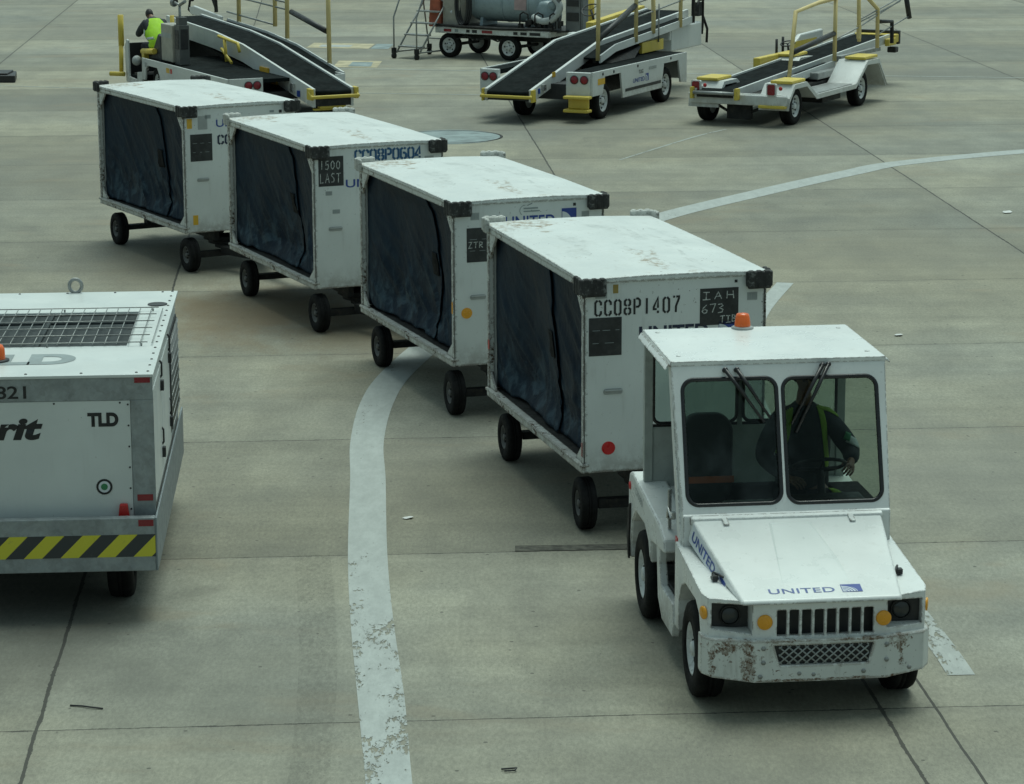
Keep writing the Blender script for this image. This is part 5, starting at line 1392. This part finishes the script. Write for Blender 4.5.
def loader_c():
    root = thing('belt_loader', 'low white belt loader with arched fenders and yellow fender pads, rightmost at the back', 'belt loader', (4.64, 52.77, 0), radians(62.5), LG)
    W = M['loader_white']
    # side: rear fender arch, low step, front fender arch as one profile sheet with thickness
    out = [(-.55, .32), (-.52, .55), (-.25, .80), (.38, .80), (.92, .50), (3.1, .50), (3.75, .92), (4.45, .90), (4.98, .3)]
    for s in (-1, 1):
        mb = MB()
        th = .05; inn = [(x, z - .06) for x, z in out]; inn[0] = (-.50, .32); inn[-1] = (4.9, .3); inn[2] = (-.2, .73); inn[3] = (.34, .73); inn[4] = (.86, .44); inn[6] = (3.78, .85); inn[7] = (4.4, .83)
        poly = out + inn[::-1]
        n = len(out)
        for i in range(n - 1):
            a, b = out[i], out[i + 1]; c, d = inn[i + 1], inn[i]
            mb.prism([a, b, c, d], s * .42, s * 1.03, XZ)
        mb.prism([(x, z) for x, z in out] + [(x, z - .09 if 0 < i < n - 1 else z) for i, (x, z) in reversed(list(enumerate(out)))], s * 1.032, s * 1.05, XZ)
        mb.build('fender', W, root)
        for (a, b, z) in ((-.3, .42, .805), (3.72, 4.48, .93)):
            MB().bb(a, b, s * .55, s * 1.0, z, z + .06).build('fender_pad', M['yellow'], root, bevel=.02)
        mb = MB(); mb.bb(1.0, 3.0, s * .5, s * 1.0, .505, .515); mb.build('step_plate', M['grey_metal'], root)
        for x in (0, 3.65): wheel(root, (x, s * .86, .36), .36, .23, s, M['rim'], 0, .6, 8)
    mb = MB(); mb.bb(-.55, -.5, -1.0, 1.0, .42, .62); mb.prism([(-1.0, .4), (1.0, .4), (1.03, .6), (-1.03, .6)], -.62, -.551, YZ); mb.build('rear_bumper', W, root, bevel=.02)
    mb = MB(); mb.bb(-.66, -.5, -1.0, -.45, .36, .42); mb.build('bumper_step', M['yellow'], root, bevel=.015)
    mb = MB(); mb.bb(-.5, 4.6, -.38, .38, .42, .56); mb.bb(1.6, 2.6, -.9, -.4, .26, .42); mb.bb(-.4, -.3, -.2, .3, .1, .42); mb.tube([(-.35, .6, .4), (-.35, .1, .14), (-.35, -.6, .4)], .03); mb.build('chassis', M['dark'], root)
    for y in (-.72, .85):
        mb = MB(); mb.prism(rr(y - .1, .60, y + .1, .84, .03), -.66, -.60, YZ); mb.m = 1; mb.prism(rr(y - .075, .62, y + .075, .82, .03), -.675, -.661, YZ); mb.build('tail_light', [W, M['dark_red']], root)
        MB().lathe([(.04, 0), (.03, -.02), (0, -.022)], (-.63, y - .18, .75), (1, 0, 0), 14).build('tail_light', M['red'], root)
    path = [(-.70, .66), (3.2, .84), (8.0, 1.06)]
    conveyor(root, path, -.86, .0, .15, .05, W, walkway=(.0, .2, 1.2, 4.0))
    mb = MB(); mb.bb(-.78, -.62, -.06, -.002, .5, .72); mb.bb(-.78, -.62, .862, .92, .5, .72); mb.m = 1; mb.tube([(-.76, -.0, .62), (-.76, .86, .62)], .035, 8); mb.build('lip_bar', [M['yellow'], M['grey_metal']], root)
    mb = MB()
    for i in range(6): x = 1.2 + i * .9; mb.bb(x, x + .5, -.1, .0, .56 + i * .02, .70 + i * .035)
    mb.bb(1.2, 6.0, -.09, -.01, .60, .66); mb.bb(4.6, 7.0, -.15, .3, .82, .90); mb.build('underframe', M['grey_metal'], root)
    mb = MB(); mb.bb(2.6, 4.4, -.42, -.2, .60, .74); mb.build('side_box', M['grey_metal'], root, bevel=.02)
    mb = MB(); mb.tube([(1.0, .1, .6), (2.6, .1, .8)], .06); mb.build('lift_arm', M['black'], root)
    py = -.24
    posts(root, [[(1.45, py, .72), (1.75, py, 2.02), (3.0, py, 2.12), (4.0, py, 2.15), (5.0, py, 2.25)], [(3.97, py, .86), (3.97, py, 2.15)], [(5.4, py, 1.15), (5.3, py, 2.4)],
                 [(6.53, py, .92), (6.5, py, 1.75), (5.7, py, 2.1), (5.0, py, 2.25)]], .045, M['pale_yellow'])
    MB().box((5.38, py, 1.35), (.12, .08, .3)).build('rail_clamp', M['pale_yellow'], root, bevel=.02)
    posts(root, [[(1.65, py + .02, 1.22), (3.95, py + .02, 1.42)]], .06, M['black'], 'padded_bar')
    posts(root, [[(7.45, py, .95), (7.42, py, 1.42), (6.6, py, 1.48)]], .045, M['black'], 'stop_bar')
    posts(root, [[(4.0, py, 1.3), (5.4, py, 1.45), (8.3, py, 1.9)], [(5.4, py, 1.6), (7.9, py, 1.9)], [(6.5, py, 1.2), (8.5, py, 1.45)], [(5.4, py, 1.55), (7.9, py, 1.82)]], .015, M['grey_metal'], 'rail_bar')
    posts(root, [[(8.3, py, 1.9), (8.55, py, 1.42)]], .06, M['black'], 'padded_bar'); posts(root, [[(7.6, py, 2.2), (8.1, py, 1.95)]], .05, M['black'], 'padded_bar')
    mb = MB(); mb.bb(7.6, 8.1, -.12, -.02, .86, 1.02); mb.bb(8.05, 8.3, -.1, .9, .9, 1.08); mb.m = 1; mb.bb(8.3, 8.42, -.1, .9, .85, 1.15); mb.bb(8.1, 8.3, -.1, .1, .68, .8); mb.build('nose_buffer', [M['yellow'], M['black']], root, bevel=.02)
    # driver side beyond conveyor
    mb = MB(); mb.bb(2.7, 3.9, .9, 1.05, .75, .98); mb.build('yellow_guard', M['yellow'], root, bevel=.02)
    mb = MB(); mb.prism([(4.6, .6), (4.7, 1.1), (5.1, 1.28), (6.4, 1.30), (6.4, .6)], .95, 1.05, XZ); mb.build('engine_cover', W, root, bevel=.03)
    mb = MB(); mb.bb(4.7, 6.0, .94, .948, .9, 1.15); mb.build('cover_panel', M['yellow'], root)
    steering(root, 4.6, 1.05, 1.12, .15, .3); MB().tube([(4.1, 1.1, .9), (4.1, 1.1, 1.25)], .03).build('control_stalk', M['black'], root); MB().tube([(4.7, 1.2, .9), (4.7, 1.2, 1.25)], .03).build('control_stalk', M['black'], root)
loader_c()

def loader_a():
    root = thing('belt_loader', 'leftmost white belt loader at the back, with seated man and grey console', 'belt loader', (-4.9, 55.0, 0), radians(116), LG)
    W = M['loader_white']
    prof = [(-1.1, .36), (-1.1, .80), (4.15, .80), (4.15, .34), (3.95, .34), (3.9, .58), (3.75, .66), (3.15, .66), (3.0, .5), (2.95, .34)]
    for y in (1.28, -1.2):
        mb = MB(); mb.prism(prof, y - .02, y + .02, XZ); mb.build('body_side', W, root, bevel=.005)
    mb = MB(); mb.prism([(5.25, .19), (5.3, .95), (5.16, 1.12), (5.06, 1.1), (5.02, .32), (4.5, .30), (4.48, .46), (4.16, .5), (4.16, .19)], 1.26, 1.30, XZ)
    mb.build('front_body', W, root, bevel=.01)
    MB().bb(5.22, 5.27, -1.2, 1.25, .2, 1.03).build('front_panel', M['black'], root, bevel=.01)
    MB().bb(4.2, 4.9, .2, 1.22, .362, .42).build('foot_mat', M['black'], root)
    mb = MB(); mb.bb(-1.12, -1.08, .55, 1.26, .36, .80); mb.bb(-1.12, -1.08, -1.18, -1.0, .36, .8); mb.build('rear_panel', W, root, bevel=.005)
    mb = MB(); mb.bb(-1.05, 4.1, -1.18, 1.24, .70, .77); mb.bb(4.1, 5.2, -1.15, 1.25, .3, .36); mb.build('deck', M['belt'], root)
    tail_lamps(root, -1.122, (.68, .86), .66)
    mb = MB(); mb.bb(-1.0, 4.9, -.7, .7, .34, .5); mb.build('chassis', M['black'], root)
    for x in (.1, 3.5):
        for s in (-1, 1): wheel(root, (x, s * 1.08, .32), .32, .22, s, M['rim'], 0, .55, 8)
    path = [(-2.28, .62), (1.6, 1.19), (3.3, 1.33), (6.4, 1.46)]
    conveyor(root, path, .04, .9, .33, .06, W, walkway=(.9, 1.25, -.9, 5.8))
    mb = MB(); mb.tube([(-2.2, -.0, .60), (-2.38, .02, .50), (-2.38, -.96, .50), (-2.2, -.94, .60)], .04, 8); mb.bb(-2.35, -2.12, -.985, -.905, .44, .66); mb.bb(-2.35, -2.12, -.035, .03, .44, .66)
    mb.bb(-2.25, -2.1, -.75, -.2, .26, .36); mb.bb(-2.2, -2.1, -.9, -.1, .22, .26); mb.build('lip_bar', M['yellow'], root, bevel=.01)
    mb = MB(); mb.bb(-1.35, -1.2, -.035, .02, .5, .68); mb.m = 1; mb.bb(-1.62, -1.5, -.035, -.01, .44, .56); mb.m = 2; mb.bb(.05, .55, -.036, -.01, .62, .86); mb.bb(-.4, -.1, -.036, -.012, .56, .72)
    mb.build('switch_box', [M['silver'], M['blue'], M['yellow_flat']], root)
    mb = MB(); mb.hexa([(-.9, -.85, .5), (2.6, -.85, .78), (2.6, -.1, .78), (-.9, -.1, .5)], [(-.9, -.85, .56), (4.6, -.85, 1.05), (4.6, -.1, 1.05), (-.9, -.1, .56)]); mb.build('lift_arm', M['dark'], root)
    mb = MB(); mb.tube([(-2.0, -.5, .3), (-1.6, -.5, .3)], .2, 16); mb.build('support_wheel', M['rubber'], root)
    # yellow linkage near the console
    mb = MB(); mb.tube([(2.35, .2, 1.35), (1.35, .15, 1.27), (1.25, .15, 1.1)], .035, 8); mb.tube([(2.0, .2, 1.3), (1.9, .2, .85)], .035, 8); mb.tube([(1.6, .2, .85), (2.2, .2, 1.1)], .03); mb.build('yellow_linkage', M['yellow'], root)
    # console
    mb = MB(); mb.bb(2.70, 3.42, .80, 1.1, .80, 1.58); con = mb.build('console_cabinet', M['console'], root, bevel=.02)
    slab('console_label', con, frame((0, 1.102, 0), (-1, 0, 0), (0, 0, 1)), -3.38, 1.3, -2.75, 1.40, M['sticker'], .0, .003)
    mb = MB(); mb.bb(2.36, 2.66, .84, 1.06, .78, 1.60); mb.m = 1; mb.bb(2.40, 2.62, 1.061, 1.07, 1.1, 1.5); mb.bb(2.35, 2.359, .87, 1.03, 1.1, 1.52); mb.m = 0; mb.bb(2.41, 2.61, .86, 1.04, 1.60, 1.76); mb.build('control_box', [plain('grey_control_box', (.1, .105, .1), .5), M['black']], root, bevel=.01)
    mb = MB(); mb.tube([(2.6, .95, 1.5), (2.6, .95, 2.0), (2.93, .95, 2.04)], .03, 8); mb.tube([(2.6, .95, 2.0), (2.25, .95, 2.1)], .035, 8); mb.lathe([(.09, -.05), (.1, 0), (.06, .05), (0, .06)], (2.98, .95, 2.04), (.8, .4, .2), 14); mb.build('mirror_stalk', M['grey_metal'], root)
    # seat and yellow arm rests, posts
    mb = MB(); mb.prism([(3.5, .88), (3.54, 1.30), (3.70, 1.34), (3.98, 1.05), (4.1, .9), (4.6, .88), (4.6, .75), (3.5, .75)], .62, 1.08, XZ); mb.build('seat', M['seat'], root, bevel=.04)
    mb = MB(); mb.tube([(3.72, 1.15, .96), (4.5, 1.15, .9)], .065, 10); mb.bb(4.3, 4.45, 1.08, 1.2, .7, .9); mb.build('yellow_armrest', M['yellow'], root, bevel=.01)
    MB().lathe([(.0, -.09), (.07, -.07), (.11, 0), (.07, .07), (0, .09)], (4.3, 1.36, .73), (1, 0, 0), 16).build('round_lamp', M['sticker'], root)
    posts(root, [[(5.45, 1.32, .95), (5.45, 1.32, 1.62)]], .065, M['yellow'], 'yellow_post'); posts(root, [[(5.42, 1.35, .35), (5.44, 1.33, .98)], [(5.2, 1.35, .36), (5.44, 1.6, .36)], [(5.0, .3, .8), (5.0, .3, 1.6)]], .05, M['yellow'], 'yellow_post')
    # tall handrail on the far side
    py = -1.3
    posts(root, [[(-.08, py, .85), (-.05, py, 3.0)], [(2.25, py, 1.25), (2.2, py, 3.0)], [(5.15, py, 1.36), (5.12, py, 3.0)], [(2.95, py, 1.45), (2.9, py, 3.0)]], .05, M['pale_yellow'])
    posts(root, [[(1.98, py, 1.82), (.05, py, 1.56)]], .06, M['black'], 'padded_bar')
    posts(root, [[(2.25, py, 2.0), (5.12, py, 2.05)], [(2.95, py, 1.48), (5.9, py, 1.56)], [(2.25, py, 1.85), (5.12, py, 1.92)]], .02, M['grey_metal'], 'rail_bar')
    posts(root, [[(6.6, py, 1.5), (6.65, py, 1.9), (5.5, py, 2.0)], [(6.6, py, 1.6), (7.2, py, 2.2)]], .045, M['black'], 'stop_bar')
    mb = MB(); mb.prism([(6.2, 1.3), (8.2, 1.35), (8.3, 1.5), (8.0, 1.56), (6.2, 1.44)], -1.32, -1.24, XZ); mb.build('walkway_end', W, root, bevel=.02)
    mb = MB(); mb.tube([(8.1, -1.28, 1.36), (8.4, -1.28, 1.44), (8.3, -1.28, 1.66), (8.1, -1.28, 1.68)], .03); mb.build('end_hoop', M['dark'], root)
    fr = frame((0, 1.301, 0), (-1, 0, 0), (0, 0, 1))
    for (x, w, m) in ((3.95, .16, 'sticker'), (2.55, .2, 'yellow_flat'), (2.3, .12, 'red'), (.6, .25, 'grey_ink')):
        slab('small_sticker', root, fr, -x, .62, -x + w, .72, M[m], .0, .003)
loader_a()

# seated man on the left loader, hunched forward, hi-vis vest, seen from his left side
A_LOC = (-4.9, 55.0, 0)
Ja = dict(pel=(4.05, .9, .98), waist=(4.16, .9, 1.16), chest=(4.38, .9, 1.38), neckb=(4.54, .9, 1.58), neck=(4.62, .9, 1.62), head=(4.74, .9, 1.66),
          shL=(4.44, 1.10, 1.50), shR=(4.44, .70, 1.50), elL=(4.80, 1.14, 1.24), elR=(4.80, .66, 1.24), wrL=(5.06, 1.04, 1.24), wrR=(5.0, .74, 1.22),
          hdL=(.9, -.3, .1), hdR=(.9, .3, .1), pnL=(0, 0, -1), pnR=(0, 0, -1), hipL=(4.28, .98, .96), hipR=(4.28, .74, .96), knL=(4.82, 1.02, 1.02), knR=(4.82, .72, 1.02),
          anL=(4.78, 1.0, .46), anR=(4.78, .74, .46))
mroot, V2, _, _ = person('person', 'man in yellow-green hi-vis vest sitting hunched on the left belt loader', A_LOC, radians(116), Ja, True, head_fwd=(1, 0, -.5), head_up=(.5, 0, 1))
vm = chain_skin([[('f', Vector((4.42, .98, 1.02)), (.15, .13)), ('a', Vector((4.10, .9, 1.0)), (.25, .22)), ('b', V2['waist'], (.262, .215)), ('c', V2['chest'], (.285, .212)), ('d', V2['neckb'] + Vector((-.03, 0, -.01)), .13)],
                 [('c', V2['chest'], (.27, .205)), ('l', V2['shL'], .118)], [('c', V2['chest'], (.27, .205)), ('r', V2['shR'], .118)]], 2)
vo = join_mesh('vest', vm, [], [HIVIS], mroot)
on_surface(mroot, 'vest', [(4.45, 1.2, 1.56), (4.30, 1.2, 1.30), (4.33, 1.2, 1.18)], (0, -1, 0), .05, REFL, 'reflective_tape')
on_surface(mroot, 'vest', [(4.42, 1.3, 1.12), (4.15, 1.3, 1.20), (3.85, 1.3, 1.24)], (0, -1, 0), .05, REFL, 'reflective_tape')
on_surface(mroot, 'vest', [(3.2, .98, 1.5), (3.2, .98, 1.1)], (1, 0, 0), .05, REFL, 'reflective_tape')
on_surface(mroot, 'vest', [(3.2, 1.15, 1.22), (3.2, .7, 1.22)], (1, 0, 0), .05, REFL, 'reflective_tape')
mb = MB(); mb.box((5.1, .86, 1.27), (.09, .02, .16), Matrix.Rotation(-.6, 3, 'Y')); o = mb.build('phone', M['black'], None, bevel=.005); o.location = A_LOC; o.rotation_euler = (0, 0, radians(116))
tag(o, 'small black phone held in front of the man in the hi-vis vest', 'phone')

# ------------------------------------------------------------------ rolling step ladder
def ladder():
    root = thing('step_ladder', 'grey rolling step ladder with tall handrails beside the pump trailer', 'ladder', (-2.78, 66.4, 0), radians(-38))
    G = M['grey_metal']
    w = .72; run = .24; rise = .27          # x across, y climbing away
    for x in (0, w):
        mb = MB()
        mb.tube([(x, 0, .14), (x, .12 + 4 * run + .2, .14 + 5 * rise + .1)], .022, 8)
        mb.build('stringer', G, root)
        mb = MB(); mb.tube([(x, -.1, .1), (x, -.1, 1.0), (x, .5, 2.1), (x, 1.6, 2.9)], .02, 8); mb.build('handrail', G, root)
        mb = MB(); mb.tube([(x, 1.25, .1), (x, 1.0, 1.5), (x, 1.0, 2.6)], .02, 8); mb.tube([(x, -.1, .16), (x, 1.25, .16)], .02, 8); mb.build('leg', G, root)
        for y in (-.1, 1.25):
            mb = MB(); mb.lathe([(.0, -.03), (.07, -.03), (.07, .03), (0, .03)], (x, y, .07), (1, 0, 0), 14); mb.bb(x - .04, x + .04, y - .05, y + .05, .13, .26); mb.build('caster', M['dark'], root)
    for k in range(5):
        mb = MB(); mb.bb(.02, w - .02, .02 + k * run, .24 + k * run, .27 * (k + 1), .27 * (k + 1) + .035); mb.build('tread', G, root, bevel=.004)
    mb = MB(); mb.tube([(0, 1.25, .4), (w, 1.25, .4)], .018); mb.tube([(0, 1.25, .9), (w, 1.25, .9)], .018); mb.build('brace', G, root)
ladder()

# ------------------------------------------------------------------ pump trailer with tank
def pump():
    ang = atan2(65.27 - 66.36, .15 + 1.58)
    root = thing('pump_trailer', 'flat trailer carrying a pale blue-grey horizontal tank with pipes and a beige cabinet', 'trailer', (-1.5, 66.5, 0), ang)
    # x along the trailer towards the right, near side y<0
    mb = MB(); mb.bb(-.35, 2.9, -.08, .02, .60, .74); mb.bb(-.35, 2.9, 1.35, 1.45, .6, .74); mb.bb(-.35, -.3, .02, 1.35, .6, .74); mb.bb(2.85, 2.9, .02, 1.35, .6, .74)
    fr_ = mb.build('trailer_frame', M['cart_white'], root, bevel=.006)
    f2 = frame((0, -.081, 0), (1, 0, 0), (0, 0, 1))
    for (x, w, m) in ((-.1, .22, 'dark_red'), (.22, .1, 'grey_ink'), (.55, .1, 'black_ink'), (.72, .14, 'black_ink'), (1.0, .3, 'dark_red'), (1.9, .12, 'black_ink'), (2.1, .18, 'black_ink'), (2.36, .3, 'black_ink')):
        slab('frame_decal', fr_, f2, x, .635, x + w, .705, M[m], 0, .003)
    mb = MB(); mb.bb(-.4, 3.3, .0, 1.4, .74, .78); mb.tube([(-.4, -.09, .80), (.4, -.11, .77), (1.6, -.1, .76), (3.0, -.1, .8)], .035); mb.build('deck', M['dark'], root)
    mb = MB(); mb.bb(-.1, 2.6, .4, .5, .44, .6); mb.bb(-.1, 2.6, .9, 1.0, .44, .6); mb.tube([(0, .0, .3), (0, 1.36, .3)], .04); mb.tube([(1.72, 0, .3), (1.72, 1.36, .3)], .04)
    for k in range(5): mb.tube([(.2 + k * .3, .0, .45 + .1 * (k % 2)), (.5 + k * .3, .0, .55 - .1 * (k % 2))], .02)
    mb.build('chassis', M['dark'], root)
    for x in (0, 1.72):
        for y, s in ((.06, -1), (1.36, 1)): wheel(root, (x, y, .30), .30, .17, s, M['rim'], 0, .62, 5)
    prof = [(0, -1.08), (.2, -1.06), (.36, -1.0), (.43, -.9), (.445, -.85), (.445, .85), (.43, .9), (.36, 1.0), (.2, 1.06), (0, 1.08)]
    tk = MB().lathe(prof, (1.35, .7, 1.32), (1, 0, 0), 36).build('tank', M['tank'], root)
    mb = MB()
    for x in (.6, 1.35, 2.1): mb.lathe([(.45, -.02), (.457, -.02), (.457, .02), (.45, .02)], (x, .7, 1.32), (1, 0, 0), 36, True)
    for x in (.7, 2.0): mb.prism([(.35, .78), (1.05, .78), (1.0, .98), (.4, .98)], x - .04, x + .04, YZ)
    mb.build('tank_saddle', M['tank'], tk)
    slab('tank_placard', tk, frame((1.72, .262, 1.22), (1, 0, 0), (0, 0, 1)), 0, -.02, .34, .26, plain('pale_red_placard', (.42, .3, .3), .5), .0, .012)
    mb = MB(); mb.bb(.1 - .35, .25, .1, 1.2, .78, 1.7); cb = mb.build('cabinet', M['console'], root, bevel=.02)
    mb = MB(); mb.lathe([(.05, 0), (.05, .004), (0, .004)], (0, .1, 1.1), (0, -1, 0), 3); mb.build('cabinet_badge', M['sign_white'], cb)
    mb = MB(); mb.prism([(-.68, .72), (-.3, .72), (-.36, 1.75), (-.6, 1.75)], .1, .9, XZ); mb.build('red_cover', M['orange_red'], root, bevel=.03)
    for k in range(3):
        mb = MB(); mb.tube([(.33 + .03 * k + .17 * cos(a), .05 + .04 * k, 1.3 + .5 * sin(a)) for a in [2 * pi * j / 24 for j in range(24)]], .03, 8, closed=True); mb.build('hose_coil', M['black'], root)
    mb = MB(); mb.lathe([(.30, -.05), (.33, -.03), (.33, .25), (.25, .3), (0, .3)], (2.5, .62, 1.1), (0, -1, 0), 24); mb.lathe([(.1, -.05), (.1, .3), (0, .3)], (2.8, .5, 1.35), (0, -1, 0), 20); mb.build('pump_housing', M['tank'], root)
    mb = MB(); mb.tube(smooth_path([(2.3, .2, 1.05), (2.6, .1, .97), (2.92, .1, 1.05), (3.06, .15, 1.3), (2.92, .2, 1.5), (2.6, .3, 1.6)], 6), .085, 14); mb.build('pipe_bend', plain('pale_pipe', (.4, .43, .42), .45), root)
    mb = MB()
    random.seed(5)
    for k in range(9):
        x = 2.0 + .14 * k; z = .82 + .05 * (k % 3); mb.box((x, .1 + .1 * (k % 2), z + .02), (.09, .12, .12 + .04 * (k % 2)))
        if k % 3 == 0: mb.tube([(x, .05, z + .05), (x + .03, .02, z + .3), (x + .12, .02, z + .36), (x + .2, .1, z + .3), (x + .22, .1, z)], .022, 8)
    mb.build('valve_gear', M['dark'], root, bevel=.006)
    mb = MB(); mb.bb(3.0, 3.08, .1, .2, .7, 2.3); mb.bb(3.2, 3.6, .2, .8, .74, 1.65); mb.bb(3.62, 3.68, .2, .3, .74, 1.9); mb.m = 1; mb.bb(3.24, 3.56, .185, .199, 1.0, 1.2); mb.bb(3.24, 3.56, .185, .199, 1.35, 1.5)
    mb.build('control_rack', [plain('grey_rack', (.14, .15, .15), .5), M['black']], root)
    mb = MB(); mb.bb(3.3, 5.2, .4, 1.2, .68, .74); mb.build('drawbar_deck', M['tank'], root)
pump()

# ------------------------------------------------------------------ camera, light, view
H = 6.2; f_px, pitch, roll = 2712.56, .21576, -.00387
F = Vector((0, cos(pitch), -sin(pitch))); R0 = Vector((1, 0, 0)); U0 = Vector((0, sin(pitch), cos(pitch)))
R = R0 * cos(roll) + U0 * sin(roll); U = -R0 * sin(roll) + U0 * cos(roll)
cam = bpy.data.cameras.new('camera'); cam.sensor_width = 36; cam.lens = 36 * f_px / 1024; cam.clip_end = 5000; cam.clip_start = .5
co = bpy.data.objects.new('camera', cam); col.objects.link(co)
mw = Matrix.Identity(4)
for i in range(3): mw[i][0] = R[i]; mw[i][1] = U[i]; mw[i][2] = -F[i]
mw[2][3] = H; co.matrix_world = mw; scn.camera = co

SUN_EL, SUN_AZ = radians(72), radians(20)          # azimuth from +y towards +x: behind the scene, a little right
w = bpy.data.worlds.new('World'); scn.world = w; w.use_nodes = True
nt = w.node_tree; bg = nt.nodes['Background']
sky = nt.nodes.new('ShaderNodeTexSky'); sky.sky_type = 'NISHITA'; sky.sun_disc = False
sky.sun_elevation = SUN_EL; sky.sun_rotation = SUN_AZ; sky.air_density = 1.0; sky.dust_density = 4.0; sky.ozone_density = 1.0
hs = nt.nodes.new('ShaderNodeHueSaturation'); hs.inputs['Saturation'].default_value = .3
mx = nt.nodes.new('ShaderNodeMix'); mx.data_type = 'RGBA'; mx.blend_type = 'MULTIPLY'; mx.inputs[0].default_value = 1; mx.inputs[7].default_value = (.74, 1.0, .97, 1)
nt.links.new(sky.outputs[0], hs.inputs['Color']); nt.links.new(hs.outputs[0], mx.inputs[6]); nt.links.new(mx.outputs[2], bg.inputs['Color'])
bg.inputs['Strength'].default_value = .092
sd = bpy.data.lights.new('sun', 'SUN'); sd.energy = 1.5; sd.angle = radians(40); sd.color = (.93, 1.0, .90)
so = bpy.data.objects.new('sun', sd); col.objects.link(so)
dirv = Vector((sin(SUN_AZ) * cos(SUN_EL), cos(SUN_AZ) * cos(SUN_EL), sin(SUN_EL)))
so.rotation_euler = dirv.to_track_quat('Z', 'Y').to_euler(); so.location = (0, 30, 40)
vs_ = scn.view_settings; vs_.view_transform = 'Standard'; vs_.look = 'None'; vs_.exposure = 0.22; vs_.gamma = 1; vs_.use_curve_mapping = False
